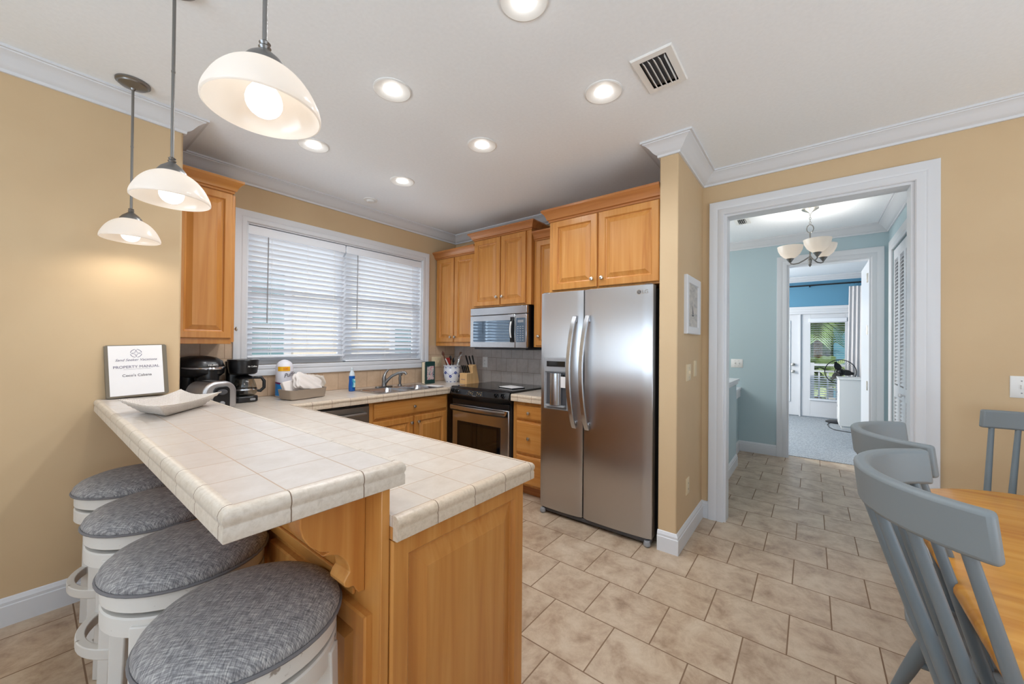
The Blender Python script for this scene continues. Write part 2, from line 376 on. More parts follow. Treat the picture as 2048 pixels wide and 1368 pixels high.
# mouldings
CROWN = [(0, -.092), (.012, -.092), (.014, -.078), (.026, -.072), (.036, -.064), (.056, -.038), (.076, -.022), (.088, -.017), (.090, -.012), (.102, -.012), (.102, 0), (0, 0)]
def crown(name, path, flip=False, m='trim'):
    bm = bmesh.new(); sweep(bm, path, CROWN, CZ); struct(name, bm, m, angle=25)
BASE = [(0, 0), (.016, 0), (.016, .094), (.0125, .098), (.0125, .112), (.010, .117), (.005, .128), (0, .132)]
def base(name, path):
    bm = bmesh.new(); sweep(bm, path, BASE, 0.0); struct(name, bm, 'trim', angle=25)
# interior on the left of the travel direction
crown('trim_1', [(XF, SY1), (XF, YW), (XA, YW), (XA, YB), (XL, YB), (XL, YR), (XD, YR), (XD, SY0), (SX, SY0), (SX, SY1), (XF, SY1)])
crown('trim_2', [(XD + .13, HR), (XH, HR), (XH, 2.3), (XD + .13, 2.3), (XD + .13, HR)])
crown('trim_3', [(XH + .13, -3.0), (XB, -3.0), (XB, 2.4), (XH + .13, 2.4), (XH + .13, -3.0)])
base('baseboard_left', [(XA - .02, YB), (XL, YB)])
base('baseboard_stub', [(XD, .634), (XD, SY0), (SX, SY0), (SX, SY1)])
base('baseboard_door', [(XD, YR), (XD, DY0 - .105)])
base('baseboard_rear', [(XL, YB), (XL, YR), (-.9, YR)])
base('baseboard_hall', [(XH, .34), (XH, .745), (5.0, .745)])
base('baseboard_half_wall', [(5.0, .79), (5.0, .672), (XD + .13, .672)])
base('baseboard_bedroom', [(XB, .52), (XB, 2.4)])
# casings: profile (distance from the opening edge, projection)
def casing(bm, F, u0, u1, w0, w1, width, t=0.02, sill=False):
    prof = [(0, 0), (0, t * .55), (.006, t * .75), (width * .35, t * .8), (width * .45, t * .62), (width * .55, t * .8), (width * .8, t), (width * .97, t), (width, t * .8), (width, 0)]
    path = [(u0, w0), (u0, w1), (u1, w1), (u1, w0)]
    n = 4; loops = []
    for i, (u, w) in enumerate(path):
        su = -1 if i in (0, 1) else 1
        sw = 1 if i in (1, 2) else (-1 if sill else 0)
        loops.append([F(u + su * a, w + sw * a, d) for a, d in prof])
    rings(bm, loops, True, True, sill)
bm = bmesh.new(); casing(bm, fx(XD), DY0, DY1, 0, DZ, .105, .022)
for q in ((XD - .001, XD + .125, DY1 - .016, DY1, 0, DZ), (XD - .001, XD + .125, DY0, DY0 + .016, 0, DZ), (XD - .001, XD + .125, DY0 + .016, DY1 - .016, DZ - .016, DZ)): bx(bm, *q)
struct('door_1', bm, 'trim', angle=25)
bm = bmesh.new(); casing(bm, fx(XH), -.515, .235, 0, 2.35, .105, .02)
for q in ((XH - .001, XH + .13, .219, .235, 0, 2.35), (XH - .001, XH + .13, -.515, -.499, 0, 2.35), (XH - .001, XH + .13, -.499, .219, 2.334, 2.35)): bx(bm, *q)
struct('door_2', bm, 'trim', angle=25)
bm = bmesh.new(); casing(bm, lambda u, w, d: (u, HR + d, w), 4.28, 5.50, 0, 2.36, .1, .02); struct('door_3', bm, 'trim', angle=25)
# caps on the low hall walls
bm = bmesh.new(); bx(bm, XD + .13, 5.02, .645, .82, .955, .985); bx(bm, XD + .13, 5.012, .655, .81, .925, .955); struct('trim_4', bm, 'trim', bevel=.004)
bm = bmesh.new(); bx(bm, 4.9, XH, .715, .89, .79, .82); bx(bm, 4.9, XH, .725, .88, .70, .79); struct('trim_5', bm, 'trim', bevel=.004)

# kitchen window
wn = struct('window_1', B((WX0, WX0 + .035, YW + .07, YW + .13, WZ0, WZ1), (WX1 - .035, WX1, YW + .07, YW + .13, WZ0, WZ1), (WX0 + .035, 1.915, YW + .07, YW + .13, WZ0, WZ0 + .04), (1.985, WX1 - .035, YW + .07, YW + .13, WZ0, WZ0 + .04), (WX0 + .035, 1.915, YW + .07, YW + .13, WZ1 - .04, WZ1), (1.985, WX1 - .035, YW + .07, YW + .13, WZ1 - .04, WZ1), (1.915, 1.985, YW + .07, YW + .13, WZ0, WZ1)), 'trim', bevel=.003)
ROOT[wn.name] = Vector()
bm = bmesh.new(); casing(bm, fy(YW), WX0, WX1, WZ0, WZ1, .09, .022, True); obj('window_casing', bm, 'trim', wn, angle=25)
one('sill', 'trim', wn, (bx, WX0, WX1, YW - .012, YW + .07, WZ0 - .02, WZ0), bevel=.003)
one('jamb', 'trim', wn, (bx, WX0 - .002, WX0 + .012, YW - .001, YW + .07, WZ0, WZ1), (bx, WX1 - .012, WX1 + .002, YW - .001, YW + .07, WZ0, WZ1), (bx, WX0 + .012, WX1 - .012, YW - .001, YW + .07, WZ1 - .012, WZ1 + .002))
for a, b in ((WX0 + .035, 1.915), (1.985, WX1 - .035)):
    zm = 1.745
    for z0, z1, dy in ((WZ0 + .04, zm + .02, 0), (zm - .02, WZ1 - .04, .025)):
        sash = bmesh.new()
        for q in ((a, a + .035, z0, z1), (b - .035, b, z0, z1), (a + .035, b - .035, z0, z0 + .04), (a + .035, b - .035, z1 - .04, z1)): bx(sash, q[0], q[1], YW + .075 + dy, YW + .10 + dy, q[2], q[3])
        so = obj('sash', sash, 'trim', wn, bevel=.002)
        one('pane', 'glass', so, (bx, a + .035, b - .035, YW + .086 + dy, YW + .089 + dy, z0 + .04, z1 - .04))
# rear windows of the dining end, out of the photograph but lighting and mirrored by the room
bm = B((XL - .1, XL - .04, -1.45, -1.38, .5, 2.4), (XL - .1, XL - .04, 1.98, 2.05, .5, 2.4), (XL - .1, XL - .04, -1.45, 2.05, .5, .57), (XL - .1, XL - .04, -1.45, 2.05, 2.33, 2.4), (XL - .1, XL - .04, .26, .34, .5, 2.4), (XL - .09, XL - .05, -1.45, 2.05, 1.43, 1.47))
struct('window_2', bm, 'trim')
bm = bmesh.new(); casing(bm, fxp(XL), -1.45, 2.05, .5, 2.4, .09, .02, True); struct('trim_6', bm, 'trim', angle=25)
bm = B((-.9, -.82, YR - .09, YR - .04, 0, 2.3), (2.02, 2.1, YR - .09, YR - .04, 0, 2.3), (-.9, 2.1, YR - .09, YR - .04, 2.2, 2.3), (-.9, 2.1, YR - .09, YR - .04, 0, .12), (.54, .66, YR - .09, YR - .04, 0, 2.3))
struct('door_4', bm, 'trim')
# outdoors: ground, the neighbouring house behind the kitchen window, the patio behind the bedroom door
M['ground'] = noise_mat('ground', [(0.3, (150, 142, 128)), (0.7, (178, 170, 156))], 2, 0.9, rnd=False)
struct('ground', B((-30, 40, -30, 30, -.4, -.1)), 'ground', smooth=False)
M['siding'] = mat('siding', (226, 216, 198), 0.7)
M['teal'] = mat('neighbour_glass', (110, 150, 160), 0.15)
nb = thing('neighbouring_house', 'cream sided house next door seen through the kitchen blinds', 'house', (3.0, 6.6, -.1))
bm = bmesh.new()
for k in range(34): prism(bm, [(6.6, -.1 + k * .15), (6.58, -.1 + k * .15), (6.6, .05 + k * .15)], 'x', -3, 9)
bx(bm, -3, 9, 6.6, 10, -.1, 5); obj('wall', bm, 'siding', nb, smooth=False)
for x0, x1, z0, z1, zm in ((1.55, 2.52, .75, 2.45, 1.6), (4.55, 5.2, .95, 1.7, 1.35)):
    fr = one('window_frame', 'trim', nb, (bx, x0 - .1, x1 + .1, 6.54, 6.6, z0 - .1, z0), (bx, x0 - .1, x1 + .1, 6.54, 6.6, z1, z1 + .1), (bx, x0 - .1, x0, 6.54, 6.6, z0, z1), (bx, x1, x1 + .1, 6.54, 6.6, z0, z1), (bx, x0, x1, 6.53, 6.6, zm - .03, zm + .03))
    one('pane', 'teal', fr, (bx, x0, x1, 6.57, 6.59, z0, z1))
# ------------------------------------------------------------ fitted kitchen
CT, ZB = 0.905, 1.037
CAPP = [(0, 0), (.009, .0008), (.017, -.002), (.022, -.008), (.0245, -.016), (.0238, -.024), (.0214, -.029), (.0214, -.033), (.0228, -.036), (.0228, -.060), (.018, -.063), (0, -.063)]
def cap_run(name, path, z, m, parent):
    bm = bmesh.new(); sweep(bm, path, CAPP, z); return obj(name, bm, m, parent, angle=50)
# bar top (left of travel = outwards)
t = thing('breakfast_bar_counter', 'raised breakfast bar top of pale square tiles running out from the beige wall', 'countertop', (.43, 1.9, ZB))
one('tile_surface', 'bartile', t, (bx, .25, .605, .873, 3.06, ZB - .03, ZB - .0008), smooth=False)
bm = bmesh.new(); sweep(bm, [(.25, YB - .001), (.25, .873), (.605, .873), (.605, 3.06)], [(-o, z) for o, z in CAPP], ZB); obj('edge_trim', bm, 'vcap', t, angle=50)
one('substrate', 'maple_in', t, (bx, .255, .60, .88, 3.05, ZB - .062, ZB - .03), smooth=False)
# main worktop: peninsula, window run, range corner
SKX0, SKX1, SKY0, SKY1 = 1.90, 2.655, 2.975, 3.43
t = thing('kitchen_countertop', 'cream tiled kitchen worktop along the window and down the peninsula', 'countertop', (1.2, 2.4, CT))
bm = bmesh.new()
for q in ((.59, 1.172, .848, YW), (1.172, SKX0 + .02, 2.945, YW), (SKX0 + .02, SKX1 - .02, 2.945, SKY0 + .02), (SKX0 + .02, SKX1 - .02, SKY1 - .02, YW), (SKX1 - .02, XF, 2.945, YW)): bx(bm, *q, CT - .03, CT - .0008)
obj('tile_surface', bm, 'countertile', t, smooth=False)
bm = bmesh.new(); sweep(bm, [(.59, .848), (1.172, .848), (1.172, 2.945), (2.705, 2.945)], [(-o, z) for o, z in CAPP], CT); obj('edge_trim', bm, 'vcap2', t, angle=50)
one('substrate', 'maple_in', t, (bx, .591, 1.165, .850, .871, CT - .064, CT - .031), smooth=False)
t = thing('small_countertop', 'narrow tiled worktop between the range and the refrigerator', 'countertop', (3.04, 1.93, CT))
one('tile_surface', 'countertile', t, (bx, 2.725, XF, 1.742, 2.13, CT - .03, CT - .0008), smooth=False)
bm = bmesh.new(); sweep(bm, [(2.725, 2.13), (2.725, 1.742)], [(-o, z) for o, z in CAPP], CT); obj('edge_trim', bm, 'vcap2', t, angle=50)
# tiled splashback
struct('trim_7_backsplash_window', B((XA, WX0 - .091, YW - .008, YW, CT, 1.336), (WX0 - .091, WX1 + .091, YW - .008, YW, CT, WZ0 - .091), (WX1 + .091, XF, YW - .008, YW, CT, 1.33)), 'splash_x', smooth=False)
struct('trim_8_backsplash_range', B((XF - .008, XF, 1.74, YW - .008, CT, 1.34)), 'splash_y', smooth=False)
struct('trim_9_backsplash_alcove', B((XA, XA + .008, YB + .13, YW - .008, CT, 1.336)), 'splash_y', smooth=False)

def add_door(t, F, u0, u1, w0, w1, kp=None, kd=None, name='door', flat=False, m='maple', tk=.02, stile=.055):
    bm = bmesh.new(); (slabdoor if flat else raised)(bm, F, u0, u1, w0, w1, *((tk,) if flat else (tk, stile)))
    d = obj(name, bm, m, t, angle=25)
    if kp:
        a = Vector(F(kp[0], kp[1], tk)); b = Vector(F(kp[0], kp[1], tk + 1)); knob(d, a, b - a)
    return d
CM = [(0, 0), (.008, 0), (.010, .012), (.020, .016), (.024, .030), (.036, .052), (.052, .066), (.056, .070), (.056, .084), (0, .084)]
def cab_crown(t, path, z, m='maple_dk', h=1.0):
    bm = bmesh.new(); sweep(bm, path, [(-o, w * h) for o, w in CM], z); return obj('crown_moulding', bm, m, t, angle=25)
# upper cabinets
def upper(label, x, y0, y1, z0, z1, doors, ch, path, name='wall_cabinet', yb=XF, rail=.0, m='maple', inset=.014):
    t = thing(name, label, 'cabinet', ((x + yb) / 2, (y0 + y1) / 2, z0), 'maple wall cabinets')
    one('body', m, t, (bx, x, yb - .002, y0, y1, z0, z1), bevel=.002)
    for a, b, ky, kz in doors: add_door(t, fx(x), a, b, z0 + inset + rail, z1 - .012, (ky, kz))
    cab_crown(t, path, z1 - .006, h=ch)
    return t
x = 3.04
t = upper('tall two-door maple wall cabinet in the corner beside the window', x, 2.882, 3.545, 1.326, 2.358, [(3.232, 3.515, 3.262, 1.43), (2.89, 3.218, 3.19, 1.43)], 1.0, [(XF - .003, 3.546), (x, 3.546), (x, 2.882)], rail=.03)
x = 2.995
t = upper('two-door maple wall cabinet above the microwave, stepped forward and higher', x, 2.122, 2.878, 1.738, 2.466, [(2.505, 2.865, 2.535, 1.835), (2.18, 2.49, 2.46, 1.835)], .95, [(XF - .003, 2.878), (x, 2.878), (x, 2.122), (XF - .003, 2.122)])
x = 3.04
t = upper('narrow single-door maple wall cabinet between microwave and refrigerator', x, 1.72, 2.118, 1.326, 2.358, [(1.745, 2.085, 2.045, 1.43)], 1.0, [(x, 2.116), (x, 1.70)], rail=.0)
x = 2.66
t = upper('wide two-door maple cabinet directly above the refrigerator', x, SY1 + .004, 1.70, 1.776, 2.36, [(1.272, 1.665, 1.305, 1.85), (SY1 + .012, 1.258, 1.225, 1.85)], 1.15, [(XF - .003, 1.70), (x, 1.70), (x, SY1 + .004)])
# left end cabinet faces +X
x = .90
t = thing('wall_cabinet', 'single maple wall cabinet at the end of the beige wall, panelled side showing', 'cabinet', (.74, 3.4, 1.336), 'maple wall cabinets')
one('body', 'maple', t, (bx, XA + .002, x, 3.245, YW - .002, 1.336, 2.41), bevel=.002)
one('side_panel', 'maple', t, (raised, fy(3.245), XA + .012, x - .004, 1.375, 2.395, .020, .05), angle=25)
add_door(t, fxp(x), 3.25, YW - .02, 1.35, 2.395, (3.285, 1.445))
cab_crown(t, [(XA + .003, 3.245), (x, 3.245), (x, YW - .003)], 2.404, 'maple_hx', 1.05)

# base cabinets
ZT = CT - .066
def toe(t, *b): one('toe_kick', 'maple_dk', t, (bx, *b), smooth=False)
t = thing('sink_base_cabinet', 'maple sink cabinet with a false drawer front over two doors', 'cabinet', (2.25, 3.2, 0), 'maple base cabinets')
y = 2.965
bm = bmesh.new(); bx(bm, 1.81, 2.70, y, 3.0, .1, ZT); bx(bm, 1.81, 1.83, 3.0, 3.5, .1, ZT); bx(bm, 2.68, 2.70, 3.0, 3.5, .1, ZT); bx(bm, 1.81, 2.70, 3.0, 3.5, .1, .12)
obj('body', bm, 'maple', t, smooth=False); toe(t, 1.81, 2.70, 3.04, 3.06, 0, .1)
add_door(t, fy(y), 1.852, 2.675, .692, .826, (2.262, .762), name='drawer', flat=True, m='maple_hx')
add_door(t, fy(y), 1.845, 2.262, .12, .668, (2.232, .612)); add_door(t, fy(y), 2.276, 2.675, .12, .668, (2.31, .612))
t = thing('drawer_base_cabinet', 'narrow maple base cabinet with three drawers left of the refrigerator', 'cabinet', (3.04, 1.935, 0), 'maple base cabinets')
x = 2.745
one('body', 'maple', t, (bx, x, XF - .002, 1.742, 2.128, .1, ZT - .001), smooth=False); toe(t, 2.82, 2.84, 1.745, 2.125, 0, .1)
for a, b, fl in ((.688, .812, True), (.388, .668, True), (.118, .366, True)): add_door(t, fx(x), 1.76, 2.085, a, b, (1.94, (a + b) / 2), name='drawer', flat=True, m='maple_h')
# peninsula: base units that open towards the kitchen, panelled end, half wall of the bar
t = thing('peninsula_cabinet', 'maple peninsula cabinet with a big raised panel on its end, under the low worktop', 'cabinet', (.9, 1.9, 0), 'maple base cabinets')
one('body', 'maple', t, (bx, .60, 1.150, .872, 2.93, .1, ZT), smooth=False); toe(t, .61, 1.09, .90, 2.93, 0, .1)
one('end_panel', 'maple', t, (steps, fy(.872), .592, 1.165, .012, ZT - .002, [(0, 0), (0, .014), (.005, .020), (.050, .020), (.056, .013), (.060, .005), (.066, .003), (.112, .018), (.115, .0195)]), angle=25)
for k in range(4):
    a = .89 + k * .50
    add_door(t, fxp(1.150), a, a + .48, .70, .82, (a + .24, .76), name='drawer', flat=True, m='maple_h'); add_door(t, fxp(1.150), a, a + .48, .12, .68, (a + .42, .6))
t = thing('bar_half_wall', 'maple clad half wall that carries the raised breakfast bar', 'half wall', (.58, 1.9, 0))
one('cladding', 'maple', t, (bx, .566, .590, .862, YB - .002, 0, ZB - .064), bevel=.002)
for k in range(3):
    a = .90 + k * .70
    bm = bmesh.new(); raised(bm, fx(.566), a, a + .62, .13, .645, .022, .06); obj('raised_panel', bm, 'maple', t, angle=25)
one('base_board', 'maple_dk', t, (bx, .548, .566, .87, YB - .02, 0, .105), bevel=.004)
one('rail', 'maple_h', t, (bx, .556, .566, .98, YB - .02, .665, .70), bevel=.003)
def corbel(parent, y0):
    pr = [(.566, .972), (.408, .972), (.400, .945), (.399, .918), (.406, .890), (.422, .864), (.446, .842), (.466, .833), (.452, .828), (.470, .824), (.492, .815), (.510, .796), (.520, .775), (.523, .758), (.514, .748), (.508, .736), (.510, .726), (.520, .719), (.534, .718), (.540, .706), (.548, .694), (.566, .690)]
    bm = bmesh.new(); prism(bm, pr, 'y', y0, y0 + .075)
    return obj('corbel', bm, 'maple', parent, bevel=.003, angle=30)
for y0 in (.936, 1.62, 2.30): corbel(t, y0)

# ------------------------------------------------------------ appliances
# refrigerator
FY0, FY1, FS = .836, 1.732, 1.349
t = thing('refrigerator', 'stainless steel side-by-side refrigerator with two long curved handles', 'refrigerator', (2.95, 1.28, 0))
one('body', 'dkgrey', t, (bx, 2.66, XF - .03, FY0 + .012, FY1 - .006, .03, 1.755), bevel=.004)
def fridge_door(y0, y1, hole=None):
    n = 14; bm = bmesh.new(); z0, z1 = .052, 1.765
    def bul(y):
        e = (y - (y0 + y1) / 2) / ((y1 - y0) / 2); return 2.577 + .010 * e * e + .010 * max(0, abs(e) - .93) / .07
    ys = [y0 + (y1 - y0) * k / n for k in range(n + 1)]
    front = [(bul(y), y) for y in ys]
    loop = front + [(2.655, y1), (2.655, y0)]
    prism(bm, loop, 'z', z0, z1); return bm
ld = obj('freezer_door', fridge_door(FS + .004, FY1), 'steel', t, bevel=.003)
rd = obj('fridge_door', fridge_door(FY0, FS - .004), 'steel', t, bevel=.003)
for d, ya in ((ld, 1.408), (rd, 1.302)):
    pts = []
    for k in range(15):
        s = k / 14; z = .722 + s * .85; b = math.sin(PI * s)
        pts.append((2.573 - .012 - .052 * b ** .6, ya + .028 * math.sin(PI * s), z))
    bm = bmesh.new()
    loops = [[(p[0] - .008, p[1] - .017, p[2]), (p[0] - .008, p[1] + .017, p[2]), (p[0] + .008, p[1] + .020, p[2]), (p[0] + .008, p[1] - .020, p[2])] for p in pts]
    rings(bm, loops); bx(bm, 2.560, 2.582, ya - .014, ya + .014, .735, .775); bx(bm, 2.560, 2.582, ya - .014, ya + .014, 1.52, 1.56)
    obj('handle', bm, 'steel2', d, bevel=.004, angle=50)
# water dispenser
dp = one('dispenser', 'grey', ld, (steps, fx(2.584), 1.466, 1.686, .843, 1.252, [(0, 0), (0, .016), (.004, .019), (.012, .019), (.013, .012)]), bevel=.002)
one('alcove', 'dkgrey', dp, (steps, fx(2.575), 1.480, 1.664, .876, 1.132, [(0, 0), (0, .004), (.004, .004), (.020, .0035)]))
one('control_strip', 'grey', dp, (bx, 2.561, 2.575, 1.478, 1.674, 1.14, 1.244), bevel=.002)
one('display', 'black_gl', dp, (bx, 2.559, 2.562, 1.490, 1.656, 1.180, 1.222))
one('alcove_back', 'steel2', dp, (tube, [(2.573, 1.572, .885), (2.573, 1.572, 1.13)], .055, 20))
one('drip_tray', 'grey', dp, (prism, rrect(2.535, 2.575, 1.48, 1.664, .018), 'z', .868, .882), bevel=.002)
one('paddle', 'black', dp, (bx, 2.556, 2.572, 1.50, 1.56, 1.09, 1.12))
one('sticker', 'paper', dp, (bx, 2.553, 2.5545, 1.482, 1.535, 1.02, 1.105))
bg_ = one('badge', 'chrome', rd, (lathe, [(.0175, 0), (.0175, .003)], (2.581, .926, 1.7155), 24, (-1, 0, 0)))
one('badge_mark', 'dkgrey', rd, (lathe, [(.013, 0), (.013, .001)], (2.578, .926, 1.7155), 24, (-1, 0, 0)))
text('badge_letters', 'LG', .036, 'chrome', rd, (2.5785, .885, 1.715), (0, -1, 0), (0, 0, 1), 'CENTER', ext=.001)
text('badge_face', 'G', .022, 'chrome', rd, (2.5765, .926, 1.7155), (0, -1, 0), (0, 0, 1), ext=.0005)
one('hinge_cover', 'dkgrey', t, (bx, 2.60, 2.70, FY0 + .01, FY0 + .06, 1.756, 1.772), (bx, 2.60, 2.70, FY1 - .06, FY1 - .01, 1.756, 1.772), bevel=.003)
one('grille', 'dkgrey', t, (bx, 2.60, 2.64, FY0 + .02, FY1 - .02, .018, .046), bevel=.004)
for yy in (FY0 + .03, FY1 - .03):
    one('foot', 'grey', t, (lathe, [(.012, 0), (.022, .006), (.024, .02), (.018, .04)], (2.592, yy, 0), 20), (bx, 2.58, 2.66, yy - .016, yy + .016, .012, .036), bevel=.003)
# range
RY0, RY1 = 2.137, 2.898
t = thing('range', 'slide-in electric range with black glass cooktop and stainless oven door', 'stove', (3.03, 2.52, 0))
one('body', 'black_soft', t, (bx, 2.735, XF - .012, RY0 + .004, RY1 - .004, .03, .90), smooth=False)
one('cooktop', 'black_gl', t, (bx, 2.70, XF - .01, RY0 - .006, RY1 + .006, CT, .922), bevel=.003)
prof = []
def rx(y): return 2.672 - .038 * (1 - ((y - 2.5175) / .38) ** 2)
bm = bmesh.new(); loops = []
for k in range(13):
    y = RY0 + (RY1 - RY0) * k / 12; xx = rx(y)
    loops.append([(2.74, y, .921), (2.715, y, .925), (xx + .022, y, .905), (xx, y, .856), (xx + .004, y, .845), (xx + .030, y, .828), (2.74, y, .760)])
rings(bm, loops); cp = obj('control_panel', bm, 'black', t, angle=30)
def onpanel(y, s):  # s 0 lower edge, 1 upper edge of the sloping face
    xx = rx(y); return Vector((xx + .022 * s, y, .856 + .049 * s))
nrm = Vector((-.912, 0, .41)).normalized()
for y in (2.845, 2.775, 2.265, 2.195):
    p = onpanel(y, .5); bm = bmesh.new(); lathe(bm, [(.021, 0), (.021, .004), (.017, .006), (.016, .020), (.013, .023)], p, 20, nrm); bx(bm, p.x - .030, p.x - .02, y - .003, y + .003, p.z - .006, p.z + .022)
    obj('knob', bm, 'black_gl', cp, bevel=.001)
p = onpanel(2.52, .5); xd = Vector((0, -1, 0))
yd = Vector((.41, 0, .912)).normalized()
bm = bmesh.new()
loops = [[onpanel(y, s) + nrm * .0012 for y, s in ((2.635, .12), (2.405, .12), (2.425, .88), (2.615, .88))], [onpanel(y, s) + nrm * .0022 for y, s in ((2.635, .12), (2.405, .12), (2.425, .88), (2.615, .88))]]
rings(bm, loops); obj('display', bm, 'black_gl', cp)
M['amber'] = mat('panel_print', (190, 160, 110), .5)
bm = bmesh.new()
for i in range(4):
    for j, yy in enumerate((2.60, 2.575, 2.55, 2.49, 2.465, 2.44)):
        q = onpanel(yy, .25 + .17 * i) + nrm * .0025
        if (i + j) % 3 != 1: bx(bm, q.x - .0004, q.x + .0004, q.y - .006, q.y + .006, q.z - .0016, q.z + .0016)
obj('key_print', bm, 'amber', cp, smooth=False)
text('brand_print', 'Frigidaire', .014, 'grey', cp, onpanel(2.52, .0) + nrm * .002, (0, -1, 0), yd, ext=.0002)
dr = one('oven_door', 'steel2', t, (bx, 2.70, 2.738, RY0 + .012, RY1 - .012, .225, .748), bevel=.008)
one('door_top', 'black', dr, (bx, 2.702, 2.738, RY0 + .012, RY1 - .012, .749, .80), bevel=.004)
one('window', 'black_gl', dr, (bx, 2.697, 2.701, 2.245, 2.812, .30, .582), bevel=.003)
one('window_glass', 'ovenglass', dr, (bx, 2.6955, 2.698, 2.285, 2.772, .33, .555))
bm = bmesh.new(); loops = []
for k in range(17):
    y = RY0 + .025 + (RY1 - RY0 - .05) * k / 16; e = (y - 2.5175) / .38; xx = 2.655 - .030 * (1 - e * e)
    loops.append([(xx, y, .722), (xx + .006, y, .742), (xx + .034, y, .744), (xx + .036, y, .728), (xx + .02, y, .706), (xx + .004, y, .704)])
rings(bm, loops); hd = obj('handle', bm, 'steel2', dr, angle=30)
bm = bmesh.new(); loops = []
for k in range(17):
    y = RY0 + .03 + (RY1 - RY0 - .06) * k / 16; e = (y - 2.5175) / .38; xx = 2.657 - .030 * (1 - e * e)
    loops.append([(xx, y, .703), (xx + .018, y, .704), (xx + .045, y, .69), (xx + .045, y, .684), (xx + .012, y, .688)])
rings(bm, loops); obj('handle_underside', bm, 'black', hd, angle=30)
one('storage_drawer', 'steel2', t, (bx, 2.705, 2.738, RY0 + .012, RY1 - .012, .06, .215), bevel=.006)
one('side_trim', 'black_soft', t, (bx, 2.725, 2.736, RY0, RY0 + .011, .06, .80), (bx, 2.725, 2.736, RY1 - .011, RY1, .06, .80), smooth=False)
# microwave
MX, MY0, MY1 = 2.955, 2.143, 2.892
t = thing('microwave', 'stainless over-the-range microwave hung under the cabinet', 'microwave', (3.15, 2.52, 1.315))
one('body', 'black', t, (bx, 2.985, XF - .01, MY0, MY1, 1.312, 1.732), bevel=.003)
one('vent_panel', 'steel2', t, (bx, MX, 2.986, MY0, MY1, 1.653, 1.73), bevel=.004)
md = one('door', 'steel2', t, (bx, MX, 2.986, 2.284, MY1, 1.316, 1.648), bevel=.004)
one('window', 'mwglass', md, (prism, [(y, z) for y, z in rrect(2.345, 2.846, 1.374, 1.592, .012)], 'x', MX - .0025, MX))
bm = bmesh.new(); loops = []
for k in range(15):
    s = k / 14; z = 1.372 + s * .248; b = math.sin(PI * s)
    loops.append([(MX - .010 - .030 * b, 2.298, z), (MX - .010 - .030 * b, 2.330, z), (MX - .002 - .018 * b, 2.336, z), (MX - .002 - .018 * b, 2.292, z)])
rings(bm, loops); bx(bm, MX - .02, MX, 2.298, 2.330, 1.372, 1.392); bx(bm, MX - .02, MX, 2.298, 2.330, 1.60, 1.62); hm = obj('handle', bm, 'black', md, bevel=.003, angle=50)
bm = bmesh.new(); loops = []
for k in range(11):
    s = .18 + .64 * k / 10; z = 1.372 + s * .248; b = math.sin(PI * s)
    loops.append([(MX - .013 - .030 * b, 2.306, z), (MX - .013 - .030 * b, 2.322, z), (MX - .008 - .030 * b, 2.322, z), (MX - .008 - .030 * b, 2.306, z)])
rings(bm, loops); obj('handle_inlay', bm, 'white', hm, bevel=.002)
ks = one('control_panel', 'steel2', t, (bx, MX, 2.986, MY0, 2.280, 1.316, 1.648), bevel=.004)
one('keypad', 'mwglass', ks, (prism, rrect(2.160, 2.268, 1.374, 1.610, .008), 'x', MX - .0025, MX))
bm = bmesh.new()
for i in range(7):
    for j in range(3): bx(bm, MX - .0032, MX - .0024, 2.178 + j * .03, 2.195 + j * .03, 1.39 + i * .022, 1.398 + i * .022)
obj('key_print', bm, 'grey', ks, smooth=False); one('display', 'grey', ks, (bx, MX - .0032, MX - .0024, 2.18, 2.25, 1.565, 1.59), smooth=False)
text('badge', 'LG', .012, 'dkgrey', md, (MX - .0035, 2.595, 1.39), (0, -1, 0), (0, 0, 1))
one('underside', 'dkgrey', t, (bx, 2.99, XF - .06, MY0 + .03, MY1 - .03, 1.296, 1.312), bevel=.004)
# dishwasher
t = thing('dishwasher', 'dark stainless dishwasher left of the sink cabinet under the worktop', 'dishwasher', (1.51, 3.2, 0))
one('body', 'black_soft', t, (bx, 1.215, 1.806, 2.975, 3.5, .02, .83), smooth=False)
dd = one('door', 'steel_dk', t, (bx, 1.218, 1.804, 2.945, 2.975, .12, .822), bevel=.006)
bm = bmesh.new(); tube(bm, [(1.26, 2.945, .765), (1.27, 2.905, .765), (1.75, 2.905, .765), (1.76, 2.945, .765)], .013, 10); obj('handle', bm, 'steel_dk', dd)
one('control_strip', 'black', dd, (bx, 1.22, 1.802, 2.950, 2.974, .823, .834), smooth=False)

# sink, tap, sprayer
t = thing('sink', 'double bowl stainless steel sink set in the tiled worktop under the window', 'sink', (2.28, 3.2, CT))
bm = bmesh.new(); XM = 2.275
zr = CT + .004
def bowl(x0, x1, y0, y1):
    loops = [[(p[0], p[1], z) for p in rrect(x0 + i, x1 - i, y0 + i, y1 - i, r, 5)] for i, z, r in ((-.004, zr, .05), (.004, zr - .006, .05), (.012, CT - .06, .05), (.025, CT - .15, .06), (.06, CT - .165, .05), (.16, CT - .168, .02))]
    rings(bm, loops, False, True)
def deck(bm):
    xs = (SKX0, SKX0 + .035, XM - .015, XM + .015, SKX1 - .035, SKX1); ys = (SKY0, SKY0 + .03, SKY1 - .085, SKY1)
    for a, b, c, d in ((0, 5, 0, 1), (0, 5, 2, 3), (0, 1, 1, 2), (2, 3, 1, 2), (4, 5, 1, 2)): bx(bm, xs[a], xs[b], ys[c], ys[d], CT, zr)
deck(bm); obj('rim', bm, 'steel2', t, smooth=False)
